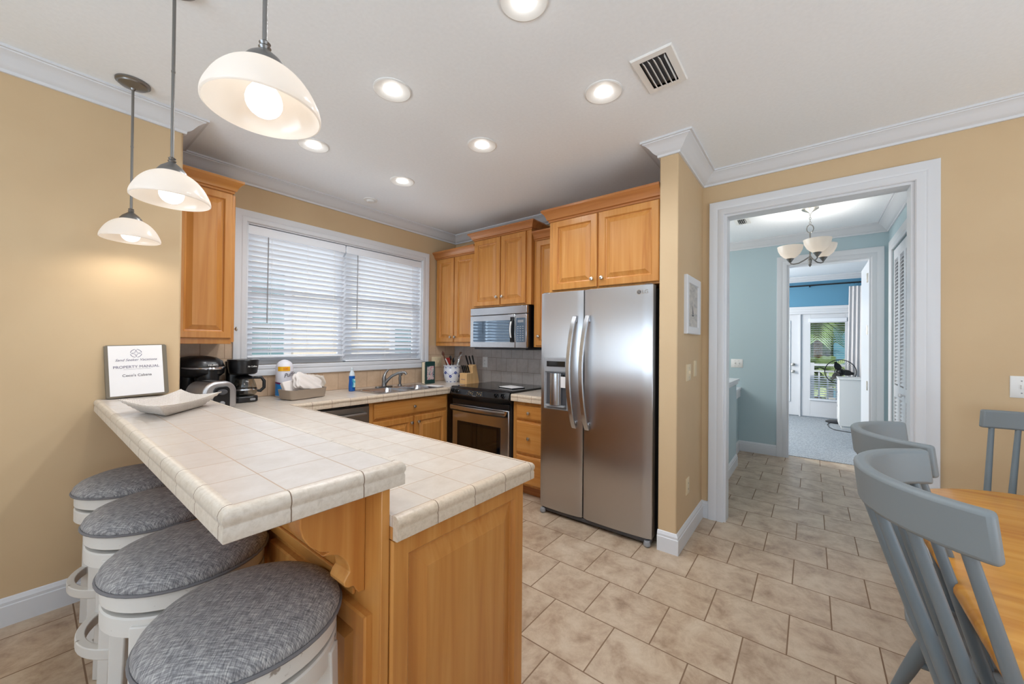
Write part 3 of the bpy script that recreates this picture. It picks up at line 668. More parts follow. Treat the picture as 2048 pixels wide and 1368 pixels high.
for x0, x1 in ((SKX0 + .035, XM - .015), (XM + .015, SKX1 - .035)):
    bm = bmesh.new(); bowl(x0, x1, SKY0 + .03, SKY1 - .085); bo = obj('bowl', bm, 'steel2', t, angle=60)
    one('drain', 'chrome', bo, (lathe, [(.04, 0), (.04, .004), (.03, .003)], ((x0 + x1) / 2, 3.16, CT - .168), 20))
t = thing('faucet', 'nickel single-lever kitchen faucet with curved spout behind the sink', 'faucet', (2.235, 3.39, zr))
one('base', 'pewter', t, (prism, rrect(2.14, 2.33, 3.362, 3.418, .027), 'z', zr, zr + .010), bevel=.004)
one('body', 'pewter', t, (lathe, [(.026, .008), (.024, .02), (.021, .06), (.023, .085), (.019, .10)], (2.235, 3.39, zr), 24))
one('spout', 'pewter', t, (tube, [(2.240, 3.385, zr + .03), (2.262, 3.365, zr + .075), (2.290, 3.335, zr + .112), (2.325, 3.295, zr + .138), (2.360, 3.258, zr + .150), (2.378, 3.238, zr + .148), (2.386, 3.230, zr + .128)], [.015, .015, .0145, .014, .0135, .013, .0135], 14))
one('lever', 'pewter', t, (tube, [(2.235, 3.39, zr + .085), (2.238, 3.392, zr + .11), (2.258, 3.395, zr + .145), (2.290, 3.398, zr + .172)], [.018, .017, .012, .009], 14))
t = thing('side_sprayer', 'nickel side sprayer standing right of the faucet', 'sprayer', (2.42, 3.385, zr))
one('base', 'pewter', t, (lathe, [(.022, 0), (.021, .008), (.014, .018)], (2.42, 3.385, zr), 20))
one('wand', 'pewter', t, (lathe, [(.012, .015), (.013, .04), (.016, .075), (.012, .10), (.014, .118), (.010, .128)], (2.42, 3.385, zr), 20), (tube, [(2.42, 3.385, zr + .11), (2.432, 3.362, zr + .118)], [.010, .008], 12))
# ------------------------------------------------------------ window blinds
def blind(label, x0, x1, zt, zb, wand_x, wand_z, cords):
    y = YW + .032; t = thing('window_blind', label, 'blind', ((x0 + x1) / 2, y, zt), 'kitchen window blinds')
    one('valance', 'slat', t, (bx, x0 - .006, x1 + .006, y - .03, y - .022, zt - .072, zt), (bx, x0, x1, y - .02, y + .028, zt - .045, zt - .005), bevel=.003)
    n = int(round((zt - .085 - zb - .02) / .0425)); a = R(38); hw = .025; bm = bmesh.new(); pitch = (zt - .085 - zb - .02) / n
    for k in range(n):
        z = zt - .09 - k * pitch; c, s = math.cos(a) * hw, math.sin(a) * hw; nx, nz = math.sin(a) * .0013, math.cos(a) * .0013
        prism(bm, [(y - c - nx, z + s - nz), (y + c - nx, z - s - nz), (y + c + nx, z - s + nz), (y - c + nx, z + s + nz)], 'x', x0, x1)
    obj('slats', bm, 'slat', t, smooth=False)
    one('bottom_rail', 'slat', t, (bx, x0, x1, y - .024, y + .024, zb, zb + .016), bevel=.004)
    for cx in cords: one('ladder_cord', 'white', t, (tube, [(cx, y - .0255, zb + .01), (cx, y - .0255, zt - .07)], .0011, 6), (tube, [(cx, y + .0255, zb + .01), (cx, y + .0255, zt - .05)], .0011, 6))
    w = one('tilt_wand', 'grey', t, (tube, [(wand_x, y - .037, wand_z), (wand_x + .004, y - .036, zt - .075)], .0045, 8))
blind('white slatted blind over the left half of the kitchen window', WX0 + .016, 1.905, WZ1 - .018, 1.222, 1.235, 1.51, (1.27, 1.56, 1.80))
blind('white slatted blind over the right half of the kitchen window', 1.925, WX1 - .016, WZ1 - .018, 1.168, 2.03, 1.49, (2.05, 2.36, 2.70))

# ------------------------------------------------------------ bar stools
M['tweed'] = mat('grey_tweed', (120, 118, 120), 0.9)
def weave(m, c0, c1, c2, s=1.0):
    nt = NT(m); tc = nt.new('ShaderNodeTexCoord').outputs['Object']
    a = nt.new('ShaderNodeTexNoise', Scale=1.0, Detail=2.0); nt.link(mapping(nt, tc, (46 * s, 560 * s, 46 * s)), a.inputs['Vector'])
    b = nt.new('ShaderNodeTexNoise', Scale=1.0, Detail=2.0); nt.link(mapping(nt, tc, (560 * s, 46 * s, 46 * s)), b.inputs['Vector'])
    ad = nt.new('ShaderNodeMath', operation='ADD'); nt.link(a.outputs['Fac'], ad.inputs[0]); nt.link(b.outputs['Fac'], ad.inputs[1])
    ml = nt.new('ShaderNodeMath', operation='MULTIPLY'); ml.inputs[1].default_value = .5; nt.link(ad.outputs[0], ml.inputs[0])
    nt.link(ramp(nt, [(.36, c0), (.5, c1), (.64, c2)], ml.outputs[0]), bsdf(m).inputs['Base Color']); add_bump(m, ml.outputs[0], .6, .0015)
weave(M['tweed'], (96, 94, 97), (137, 135, 136), (184, 181, 178))
M['piping'] = mat('grey_piping', (114, 112, 114), .9)
def worn(name, paint, under, amt=.66, scale=26):
    m = mat(name, paint, .5); nt = NT(m); tc = nt.new('ShaderNodeTexCoord').outputs['Object']
    g = nt.new('ShaderNodeNewGeometry'); nz = nt.new('ShaderNodeTexNoise', Scale=scale, Detail=6.0); nt.link(tc, nz.inputs['Vector'])
    pt = nt.new('ShaderNodeMapRange'); pt.inputs['From Min'].default_value = .50; pt.inputs['From Max'].default_value = .60; nt.link(g.outputs['Pointiness'], pt.inputs['Value'])
    ad = nt.new('ShaderNodeMath', operation='MULTIPLY_ADD'); ad.inputs[1].default_value = .16; nt.link(pt.outputs[0], ad.inputs[0]); nt.link(nz.outputs['Fac'], ad.inputs[2])
    nt.link(ramp(nt, [(amt, paint), (amt + .04, under)], ad.outputs[0]), bsdf(m).inputs['Base Color']); return m
M['wornwhite'] = worn('worn_white_paint', (214, 210, 204), (150, 140, 130), .78)
def make_stool():
    t = thing('bar_stool', '', 'stool', (0, 0, 0), 'bar stools along the breakfast bar')
    r = .21
    one('cushion', 'tweed', t, (lathe, [(r * .9, .655), (r - .003, .658), (r, .668), (r * .975, .682), (r * .9, .697), (r * .72, .712), (r * .45, .722), (r * .2, .726), (0, .727)], (0, 0, 0), 64), angle=80)
    bm = bmesh.new(); tube(bm, [((r + .001) * math.cos(2 * PI * k / 48), (r + .001) * math.sin(2 * PI * k / 48), .660) for k in range(48)], .0045, 8, closed=True); obj('piping', bm, 'piping', t)
    one('seat_ring', 'wornwhite', t, (lathe, [(r * .6, .607), (r - .012, .607), (r - .008, .610), (r - .008, .652), (r - .012, .655), (r * .6, .655)], (0, 0, 0), 56), angle=30)
    one('swivel_plate', 'black', t, (lathe, [(r * .8, .594), (r * .8, .607)], (0, 0, 0), 40))
    one('lower_ring', 'wornwhite', t, (lathe, [(r * .55, .540), (r - .012, .540), (r - .008, .543), (r - .008, .590), (r - .012, .594), (r * .55, .594)], (0, 0, 0), 56), angle=30)
    for k in range(4):
        a = R(90 * k); c, s = math.cos(a), math.sin(a); bm = bmesh.new(); loops = []
        for z, rc, h in ((.575, r - .026, .024), (.30, r - .016, .021), (0, r - .002, .018)):
            loops.append([(c * (rc + dx) - s * dy, s * (rc + dx) + c * dy, z) for dx, dy in ((-h, -h), (h, -h), (h, h), (-h, h))])
        rings(bm, loops); obj('leg', bm, 'wornwhite', t, bevel=.004)
    bm = bmesh.new(); ro = r + .010
    loops = [[(math.cos(2 * PI * k / 48) * q, math.sin(2 * PI * k / 48) * q, z) for q, z in ((ro - .026, .235), (ro, .235), (ro, .272), (ro - .026, .272))] for k in range(48)]
    rings(bm, loops, closed=True); obj('foot_ring', bm, 'wornwhite', t, bevel=.003, angle=30)
    for a in (0, 90):
        c, s = math.cos(R(a)), math.sin(R(a)); bm = bmesh.new(); tube(bm, [(-c * (r - .01), -s * (r - .01), .30 + a * .0004), (c * (r - .01), s * (r - .01), .30 + a * .0004)], .011, 8); obj('stretcher', bm, 'wornwhite', t)
    return t
st0 = make_stool()
for i, (x, y, a, lb) in enumerate(((.350, 1.105, 45, 'grey tweed bar stool nearest the camera, under the open end of the bar'), (.338, 1.585, 47, 'second bar stool back from the open end of the bar'), (.340, 2.09, 42, 'third bar stool back, between the second stool and the one by the wall'), (.342, 2.60, 45, 'bar stool farthest back, beside the beige wall'))):
    o = st0 if i == 0 else copy_tree(st0)
    o.location = (x, y, 0); o.rotation_euler = (0, 0, R(a)); o['label'] = lb

# ------------------------------------------------------------ dining table and chairs
t = thing('dining_table', 'honey wood dining table with rounded corners at the frame edge', 'table', (1.35, -.85, 0))
TP = rrect(.25, 2.55, -1.42, -.288, .42, 10)
bm = bmesh.new()
def inset(poly, d): 
    cx, cy = 1.40, -.854
    return [(p[0] + (cx - p[0]) * d / 1.15, p[1] + (cy - p[1]) * d / .566) for p in poly]
rings(bm, [[(*p, z) for p in inset(TP, d)] for d, z in ((.02, .712), (.004, .716), (0, .724), (0, .736), (.004, .745), (.016, .750))]); obj('tabletop', bm, 'tabletop', t, angle=50)
one('apron', 'tabletop', t, (prism, inset(TP, .17), 'z', .63, .712), angle=50)
for xx in (.80, 1.93):
    p = one('pedestal', 'tabletop', t, (lathe, [(.07, .06), (.075, .12), (.05, .2), (.085, .34), (.06, .5), (.09, .63)], (xx, -.854, 0), 28))
    one('foot', 'tabletop', t, (prism, [(-1.30, 0), (-1.30, .05), (-1.22, .085), (-.95, .13), (-.76, .13), (-.44, .085), (-.27, .05), (-.27, 0)], 'x', xx - .04, xx + .04), bevel=.008)
M['greyblue'] = worn('grey_blue_paint', (122, 130, 134), (140, 134, 122), .86, 12)
M['greyblue2'] = mat('grey_blue_spindle', (108, 118, 124), .45)
def make_chair():
    t = thing('dining_chair', '', 'chair', (0, 0, 0), 'spindle back chairs round the dining table')
    RR, th = .295, .030; half = math.asin(.262 / RR); yc = .385 - RR
    bm = bmesh.new(); loops = []; n = 28
    for k in range(n + 1):
        a = -half + 2 * half * k / n; s_, c_ = math.sin(a), math.cos(a)
        loops.append([((RR - o) * s_, yc + (RR - o) * c_ - ry, z) for o, z, ry in ((0, .978, .010), (0, 1.07, 0), (th, 1.07, 0), (th, .978, .010))])
    rings(bm, loops); obj('top_rail', bm, 'greyblue', t, bevel=.009, seg=3, angle=50)
    seat = [(.0, .245), (.11, .235), (.19, .195), (.225, .12), (.23, .0), (.22, -.12), (.20, -.20), (.10, -.225), (0, -.23)]
    seat = seat + [(-x, y) for x, y in seat[-2:0:-1]]
    bm = bmesh.new(); cx, cy = 0, .0
    rings(bm, [[(x * q, y * q, z) for x, y in seat] for q, z in ((.90, .415), (.97, .424), (1, .440), (.99, .450), (.93, .453), (.6, .443))]); obj('seat', bm, 'greyblue', t, angle=60)
    for k in range(7):
        f = -1 + k / 3; a = f * half * .86
        top = Vector(((RR - th / 2) * math.sin(a), yc + (RR - th / 2) * math.cos(a) - .01, .985)); bot = Vector((f * .165, .185 - .085 * abs(f) ** 2, .44))
        bm = bmesh.new(); tube(bm, [bot + (top - bot) * s for s in (0, .25, .5, .75, 1)], [.013, .0135, .0125, .0115, .0105], 12); obj('spindle', bm, 'greyblue2', t)
    for sx in (-1, 1):
        for ya, yb in ((.13, .27), (-.14, -.24)):
            bm = bmesh.new(); tp, bt = Vector((sx * .15, ya, .43)), Vector((sx * .215, yb, 0)); tube(bm, [bt + (tp - bt) * s for s in (0, .15, .4, .6, .8, 1)], [.013, .016, .021, .023, .019, .016], 14); obj('leg', bm, 'greyblue2', t)
        bm = bmesh.new(); tube(bm, [(sx * .185, .20, .21), (sx * .183, -.19, .21)], .012, 10); obj('stretcher', bm, 'greyblue2', t)
    bm = bmesh.new(); tube(bm, [(-.18, 0, .21), (.18, 0, .21)], .012, 10); obj('stretcher', bm, 'greyblue2', t)
    return t
c0 = make_chair()
c0.location = (1.285, -.468, 0); c0.scale = (1.03, 1, 1); c0['label'] = 'grey-blue spindle chair nearest the camera at the near side of the table'
c1 = copy_tree(c0); c1.location = (1.835, -.495, 0); c1.scale = (.90, 1, 1); c1['label'] = 'grey-blue spindle chair just beyond the nearest one, its back before the doorway'
c2 = copy_tree(c0); c2.scale = (.96, .96, .974); c2['label'] = 'grey-blue spindle chair at the far end of the table below the light switch'
c2.location = (2.68, -.70, 0); c2.rotation_euler = (0, 0, R(-135))
# ------------------------------------------------------------ lamps
M['opal'] = mat('opal_glass', (255, 246, 232), .35)
bsdf(M['opal']).inputs['Transmission Weight'].default_value = 0.0
bsdf(M['opal']).inputs['Subsurface Weight'].default_value = 0.0
def opal(name, rgb, tr):
    m = bpy.data.materials.new(name); m.use_nodes = True; nt = NT(m); nt.n.clear(); o = nt.new('ShaderNodeOutputMaterial')
    d = nt.new('ShaderNodeBsdfDiffuse'); d.inputs['Color'].default_value = (*lin(rgb), 1); t = nt.new('ShaderNodeBsdfTranslucent'); t.inputs['Color'].default_value = (*lin(rgb), 1)
    x = nt.new('ShaderNodeMixShader'); x.inputs['Fac'].default_value = tr; nt.link(d.outputs[0], x.inputs[1]); nt.link(t.outputs[0], x.inputs[2])
    g = nt.new('ShaderNodeBsdfGlossy'); g.inputs['Roughness'].default_value = .2; y = nt.new('ShaderNodeMixShader'); y.inputs['Fac'].default_value = .05
    nt.link(x.outputs[0], y.inputs[1]); nt.link(g.outputs[0], y.inputs[2]); nt.link(y.outputs[0], o.inputs['Surface']); return m
M['opal'] = opal('opal_glass', (255, 250, 244), .5)
M['bulb'] = emit('bulb_glow', (255, 246, 234), 2.4)
M['led'] = emit('led_glow', (255, 252, 246), 14.0)
def make_pendant():
    t = thing('pendant_lamp', '', 'pendant lamp', (0, 0, 0), 'pendant lamps over the breakfast bar')
    one('canopy', 'pewter', t, (lathe, [(.068, 0), (.068, -.008), (.060, -.012), (.056, -.018), (.050, -.020), (.012, -.034), (.008, -.042), (.0, -.042)], (0, 0, CZ), 40), angle=25)
    one('rod', 'bronze', t, (cyl, (0, 0, CZ - .04), (0, 0, 2.035), .0055, None, 12), (cyl, (0, 0, 2.36), (0, 0, 2.366), .0065, None, 12))
    one('cap', 'pewter', t, (lathe, [(.008, 2.040), (.012, 2.036), (.009, 2.031), (.013, 2.026), (.010, 2.021), (.020, 2.012), (.034, 2.000), (.044, 1.985), (.046, 1.977), (.0, 1.977)], (0, 0, 0), 32), angle=25)
    pr = [(.030, 1.984), (.050, 1.977), (.075, 1.960), (.096, 1.935), (.110, 1.908), (.1165, 1.890), (.117, 1.878), (.1135, 1.876), (.1125, 1.889), (.106, 1.907), (.092, 1.932), (.072, 1.955), (.048, 1.971), (.030, 1.978)]
    def fine(p, k=4):
        o = []
        for i in range(len(p) - 1):
            q = [p[max(0, i - 1)], p[i], p[i + 1], p[min(len(p) - 1, i + 2)]]
            for s_ in range(k):
                u = s_ / k; o.append(tuple(.5 * (2 * q[1][c] + (q[2][c] - q[0][c]) * u + (2 * q[0][c] - 5 * q[1][c] + 4 * q[2][c] - q[3][c]) * u * u + (3 * q[1][c] - q[0][c] - 3 * q[2][c] + q[3][c]) * u ** 3) for c in (0, 1)))
        return o + [p[-1]]
    pr = fine(pr[:7]) + fine(pr[7:])
    bm = bmesh.new(); n = 72
    rings(bm, [[(r * math.cos(2 * PI * k / n), r * math.sin(2 * PI * k / n), z) for r, z in pr] for k in range(n)], closed=True); obj('lamp_shade', bm, 'opal', t, angle=60)
    one('bulb', 'bulb', t, (lathe, [(.0, 1.868), (.010, 1.8685), (.019, 1.872), (.027, 1.878), (.033, 1.886), (.0365, 1.896), (.037, 1.905), (.034, 1.918), (.022, 1.938), (.014, 1.955), (.013, 1.977)], (0, 0, 0), 28), angle=80)
    return t
p0 = make_pendant()
for i, (y, lb) in enumerate(((.99, 'pendant lamp with the largest looking glass dome, nearest the camera'), (1.89, 'middle pendant lamp of the three over the bar'), (2.79, 'pendant lamp farthest back, its round ceiling plate in view'))):
    o = p0 if i == 0 else copy_tree(p0); o.location = (.332, y, 0); o['label'] = lb
    lamp('pendant_glow', 'POINT', (.332, y, 1.905), .26, (1.0, .92, .84), shadow_soft_size=.036)
    lamp('pendant_light', 'SPOT', (.332, y, 1.864), 3.6, (1.0, .91, .80), (0, 0, 0), spot_size=R(172), spot_blend=.5, shadow_soft_size=.035)

t0 = thing('recessed_downlight', '', 'ceiling light', (0, 0, CZ), 'recessed ceiling lights')
one('trim_ring', 'white', t0, (lathe, [(.098, 0), (.098, -.004), (.092, -.007), (.052, -.002), (.048, .0), (.0, .0)], (0, 0, CZ), 40), angle=30)
one('lens', 'led', t0, (lathe, [(.047, -.0005), (.044, -.003), (.0, -.004)], (0, 0, CZ), 32))
for i, (x, y, lb) in enumerate(((1.19, .89, 'recessed ceiling light cut by the top edge of the picture'), (1.192, 1.76, 'recessed ceiling light beside the largest pendant lamp'), (1.20, 2.68, 'recessed ceiling light right of the large pendant shade, nearer the window wall'), (1.887, .876, 'recessed ceiling light next to the square air vent'), (1.895, 1.76, 'recessed ceiling light in the middle of the kitchen ceiling'), (1.918, 2.68, 'recessed ceiling light farthest back, near the window'))):
    o = t0 if i == 0 else copy_tree(t0); o.location = (x, y, CZ); o['label'] = lb
    lamp('downlight', 'SPOT', (x, y, CZ - .012), 30, (.93, .965, 1.0), (0, 0, 0), spot_size=R(160), spot_blend=.8, shadow_soft_size=.05)
    lamp('downlight_spill', 'POINT', (x, y, CZ - .045), .08, (1.0, .98, .95), shadow_soft_size=.02)
t = thing('smoke_detector', 'small round white detector on the ceiling near the window corner', 'smoke detector', (1.99, 3.27, CZ))
one('base', 'white', t, (lathe, [(.062, 0), (.062, -.006), (.045, -.008), (0, -.008)], (1.99, 3.27, CZ), 32), angle=30); one('dome', 'white', t, (lathe, [(.036, -.008), (.036, -.018), (.030, -.024), (0, -.025)], (1.99, 3.27, CZ), 28), angle=30)
def vent(name, label, x0, x1, y0, y1, n):
    t = thing(name, label, 'air vent', ((x0 + x1) / 2, (y0 + y1) / 2, CZ), 'ceiling air vents')
    one('duct_shade', 'dkgrey', t, (bx, x0 + .04, x1 - .04, y0 + .035, y1 - .035, CZ - .0015, CZ - .001), smooth=False)  # flat dark sheet stands in for the shade between the louvres
    bm = bmesh.new(); steps(bm, lambda u, w, d: (u, w, CZ - d), x0, x1, y0, y1, [(0, 0), (0, .004), (.004, .009), (.034, .009)], back=True)
    bm.normal_update()
    bmesh.ops.delete(bm, geom=[f for f in bm.faces if f.calc_area() > (x1 - x0 - .07) * (y1 - y0 - .07) * .98 and abs(f.normal.z) > .9 and f.calc_center_median().z < CZ - .005], context='FACES')
    obj('frame', bm, 'white', t, angle=25); bm = bmesh.new(); w = (y1 - y0 - .07) / n
    for k in range(n):
        a = y0 + .035 + k * w; q = k > 0
        prism(bm, [(a + w * .05, CZ - .020), (a + w * .55, CZ - .004), (a + w * .60, CZ - .006), (a + w * .12, CZ - .022)] if q else [(a + w * .3, CZ - .004), (a + w * .36, CZ - .004), (a + w * .36, CZ - .020), (a + w * .3, CZ - .020)], 'x', x0 + .042, x1 - .042)
    obj('louvres', bm, 'white', t, smooth=False)
vent('air_vent', 'square white air vent in the kitchen ceiling beside a downlight', 1.757, 2.045, .494, .684, 5)
vent('air_vent', 'small white air vent in the hall ceiling beyond the doorway', 4.62, 4.86, .52, .66, 4)

# hall chandelier
hx, hy = 4.704, .014
t = thing('chandelier', 'three-armed hall chandelier with white glass bowls', 'chandelier', (hx, hy, 2.13))
one('canopy', 'nickel', t, (lathe, [(.068, 0), (.068, -.010), (.058, -.016), (.020, -.036), (.006, -.046), (0, -.046)], (hx, hy, CZ), 36), angle=25)
bm = bmesh.new()
for k in range(5):
    z = 2.648 - k * .022
    tube(bm, [(hx + (.007 * math.cos(q) if k % 2 else 0), hy + (0 if k % 2 else .007 * math.cos(q)), z + .013 * math.sin(q)) for q in [2 * PI * i / 10 for i in range(10)]], .0022, 6, closed=True)
obj('chain', bm, 'nickel', t)
one('loop', 'bronze', t, (tube, [(hx, hy + .026 * math.sin(q), 2.503 + .038 * math.cos(q)) for q in [2 * PI * i / 24 for i in range(24)]], .004, 8, True, True))
one('stem', 'bronze', t, (cyl, (hx, hy, 2.466), (hx, hy, 2.20), .006, None, 12), (lathe, [(.008, 2.24), (.014, 2.225), (.010, 2.21), (.018, 2.195), (.010, 2.16), (.013, 2.15), (0, 2.128)], (hx, hy, 0), 20))
for k, a in enumerate((200, 80, 320)):
    c, s = math.cos(R(a)), math.sin(R(a)); P = lambda r, z: (hx + c * r, hy + s * r, z)
    a_ = one('arm', 'bronze', t, (tube, [P(.012, 2.225), P(.05, 2.20), P(.09, 2.180), P(.13, 2.176), P(.155, 2.184), P(.16, 2.205)], .006, 10))
    one('cup', 'pewter', a_, (lathe, [(.008, 2.195), (.014, 2.205), (.030, 2.228), (.034, 2.235), (0, 2.235)], (hx + c * .16, hy + s * .16, 0), 20))
    pr = [(.025, 2.236), (.050, 2.248), (.080, 2.277), (.100, 2.318), (.108, 2.358), (.105, 2.359), (.097, 2.320), (.077, 2.280), (.048, 2.252), (.025, 2.240)]; n = 36
    bm = bmesh.new(); rings(bm, [[(hx + c * .16 + r * math.cos(2 * PI * j / n), hy + s * .16 + r * math.sin(2 * PI * j / n), z) for r, z in pr] for j in range(n)], closed=True); obj('lamp_shade', bm, 'opal', a_, angle=60)
    one('bulb', 'bulb', a_, (lathe, [(.012, 2.236), (.014, 2.26), (.026, 2.29), (.026, 2.31), (.012, 2.33), (0, 2.333)], (hx + c * .16, hy + s * .16, 0), 20), angle=80)
    lamp('chandelier_light', 'POINT', (hx + c * .16, hy + s * .16, 2.30), 22, (1, .96, .90), shadow_soft_size=.03)

# ------------------------------------------------------------ plates and pictures on the walls
def plate(name, label, cat, F, u0, u1, w0, w1, kind, m='white', group=None):
    t = thing(name, label, cat, F((u0 + u1) / 2, (w0 + w1) / 2, 0), group)
    bm = bmesh.new(); steps(bm, F, u0, u1, w0, w1, [(0, 0), (0, .003), (.004, .006)]); obj('plate', bm, m, t)
    uc, wc = (u0 + u1) / 2, (w0 + w1) / 2
    if kind in ('toggle', 'toggle2'):
        for d in ((0,) if kind == 'toggle' else (-.022, .022)):
            one('toggle', m, t, (steps, F, uc + d - .004, uc + d + .004, wc - .010, wc + .012, [(0, .006), (0, .009), (.001, .016)]))
            one('screw', 'grey', t, (steps, F, uc + d - .003, uc + d + .003, wc + .030, wc + .036, [(0, .006), (.001, .007)]), (steps, F, uc + d - .003, uc + d + .003, wc - .036, wc - .030, [(0, .006), (.001, .007)]))
    elif kind == 'outlet':
        for d in (-.02, .02):
            so = one('socket', m, t, (steps, F, uc - .014, uc + .014, wc + d - .014, wc + d + .014, [(0, .006), (.003, .008)]))
            one('slot', 'black', so, (steps, F, uc - .006, uc - .004, wc + d - .005, wc + d + .005, [(0, .008), (0, .0086)]), (steps, F, uc + .004, uc + .006, wc + d - .005, wc + d + .005, [(0, .008), (0, .0086)]))
    return t
plate('light_switch', 'white light switch on the tan wall above the far dining chair', 'light switch', fx(XD), -.932, -.853, 1.085, 1.203, 'toggle', 'white')
F = fy(SY0)
plate('light_switch', 'ivory light switch below the framed picture on the stub wall', 'light switch', F, 2.83, 2.955, 1.105, 1.222, 'toggle', 'ivory')
plate('fan_remote', 'slim ivory holder on the wall beside the light switch', 'wall control', F, 3.045, 3.125, 1.125, 1.242, 'none', 'ivory')
plate('wall_outlet', 'ivory outlet low on the stub wall above the baseboard', 'outlet', F, 2.845, 2.922, .31, .425, 'outlet', 'ivory')
plate('wall_outlet', 'white outlet plate on the tiles behind the range', 'outlet', fx(XF - .008), 2.995, 3.07, 1.08, 1.20, 'outlet', 'white')
plate('light_switch', 'ivory double switch plate on the tiles above the green book', 'light switch', fy(YW - .008), 2.985, 3.13, 1.075, 1.195, 'toggle2', 'ivory')
plate('light_switch', 'pale double switch on the aqua hall wall', 'light switch', fx(XH), .70, .835, 1.075, 1.185, 'toggle2', 'white')
t = thing('picture_frame', 'small white framed seaside picture on the stub wall', 'picture', (2.96, SY0, 1.64))
bm = bmesh.new(); steps(bm, F, 2.768, 3.158, 1.435, 1.84, [(0, 0), (0, .020), (.004, .024), (.050, .022), (.055, .010)]); obj('frame', bm, 'trim', t, angle=25)
m = noise_mat('sea_picture', [(0.2, (120, 124, 128)), (0.45, (176, 172, 166)), (0.8, (206, 198, 188))], 14, .3, (1, 1, 3), 6, rnd=False); M['sea'] = m
one('print', 'sea', t, (bx, 2.822, 3.104, SY0 - .0115, SY0 - .0102, 1.488, 1.787))
one('boats', 'dkgrey', t, (prism, [(2.93, 1.575), (3.0, 1.575), (2.985, 1.563), (2.945, 1.563)], 'y', SY0 - .0125, SY0 - .0116), (prism, [(2.955, 1.578), (2.985, 1.578), (2.957, 1.64)], 'y', SY0 - .0125, SY0 - .0116))
t = thing('wall_hook', 'tiny white hook on the tiles right of the faucet', 'hook', (2.545, YW - .008, 1.02))
one('pad', 'white', t, (prism, rrect(2.530, 2.560, .995, 1.045, .012), 'y', YW - .013, YW - .008)); one('hook', 'white', t, (tube, [(2.545, YW - .013, 1.02), (2.545, YW - .028, 1.008), (2.545, YW - .03, 1.02)], .004, 8))
# ------------------------------------------------------------ things on the bar and worktops
# binder leaning on the beige wall
t = thing('ring_binder', 'grey ring binder with a white property manual cover, leaning on the beige wall', 'binder', (.39, 2.97, ZB))
tl = R(7); bx_, by_ = .268, 2.952
def Bd(u, w, d):
    u, w = u * .9994 - w * .0349, w * .9994 + u * .0349
    return (bx_ + u, by_ + w * math.sin(tl) - d * math.cos(tl), ZB + .002 + w * math.cos(tl) + d * math.sin(tl))
M['binder'] = mat('binder_cover', (112, 102, 86), .5)
def prism_f(bm, poly, Fm, d0, d1): rings(bm, [[Fm(p[0], p[1], d) for p in poly] for d in (d0, d1)])
one('cover', 'binder', t, (prism_f, rrect(0, .252, 0, .288, .012), Bd, -.030, -.026), (prism_f, rrect(0, .252, 0, .288, .012), Bd, 0, .004), (prism_f, [(0, .004), (.006, .004), (.006, .284), (0, .284)], Bd, -.03, .003))
one('pages', 'paper', t, (prism_f, [(.012, .008), (.244, .008), (.244, .28), (.012, .28)], Bd, -.025, -.002), smooth=False)
sh = one('cover_sheet', 'paper', t, (prism_f, [(.014, .010), (.232, .010), (.232, .284), (.014, .284)], Bd, .004, .0048), smooth=False)
xd = Vector((.9994, .0349 * math.sin(tl), .0349 * math.cos(tl))); yd = Vector((-.0349, .9994 * math.sin(tl), .9994 * math.cos(tl)))
def P_(u, w): return Vector(Bd(u, w, .0052))
text('title', 'PROPERTY MANUAL', .0205, 'ink_soft', sh, P_(.123, .165), xd, yd)
text('script_line', 'Sand Seeker Vacations', .0185, 'ink_soft', sh, P_(.123, .204), xd, yd, shear=.35)
text('house_name', "Coco's Cabana", .0195, 'ink', sh, P_(.123, .118), xd, yd)
bm = bmesh.new()
prism_f(bm, [(.07, .152), (.18, .152), (.18, .1528), (.07, .1528)], Bd, .0049, .0052); obj('underline', bm, 'ink_soft', sh, smooth=False)
bm = bmesh.new()
cx_, cz_ = .123, .240
for a0, a1 in ((10, 80), (100, 170), (190, 260), (280, 350)):
    o_ = [(cx_ + .024 * math.cos(R(a)), cz_ + .024 * math.sin(R(a))) for a in range(a0, a1 + 1, 7)]; i_ = [(cx_ + .0215 * math.cos(R(a)), cz_ + .0215 * math.sin(R(a))) for a in range(a0, a1 + 1, 7)]
    prism_f(bm, o_ + i_[::-1], Bd, .0049, .0053)
star = [(cx_ + (.022 if k % 2 == 0 else .007) * math.cos(R(45 * k + 90)), cz_ + (.022 if k % 2 == 0 else .007) * math.sin(R(45 * k + 90))) for k in range(8)]
inn = [(cx_ + (p[0] - cx_) * .72, cz_ + (p[1] - cz_) * .72) for p in star]
for k in range(8):
    j = (k + 1) % 8; prism_f(bm, [star[k], star[j], inn[j], inn[k]], Bd, .0049, .0053)
obj('compass_emblem', bm, 'ink_soft', sh, smooth=False)
# woven white basket dish
M['weave'] = mat('white_woven', (228, 220, 212), .7)
nt = NT(M['weave']); tc = nt.new('ShaderNodeTexCoord').outputs['UV']
chk = nt.new('ShaderNodeTexBrick', offset=.5); chk.inputs['Scale'].default_value = 1; chk.inputs['Brick Width'].default_value = .022; chk.inputs['Row Height'].default_value = .016; chk.inputs['Mortar Size'].default_value = .004; chk.inputs['Mortar Smooth'].default_value = 1
chk.inputs['Color1'].default_value = (*lin((244, 238, 232)), 1); chk.inputs['Color2'].default_value = (*lin((238, 231, 224)), 1); chk.inputs['Mortar'].default_value = (*lin((206, 194, 182)), 1)
nt.link(tc, chk.inputs['Vector']); nt.link(chk.outputs['Color'], bsdf(M['weave']).inputs['Base Color'])
inv = nt.new('ShaderNodeMath', operation='SUBTRACT'); inv.inputs[0].default_value = 1; nt.link(chk.outputs['Fac'], inv.inputs[1]); add_bump(M['weave'], inv.outputs[0], .8, .003)
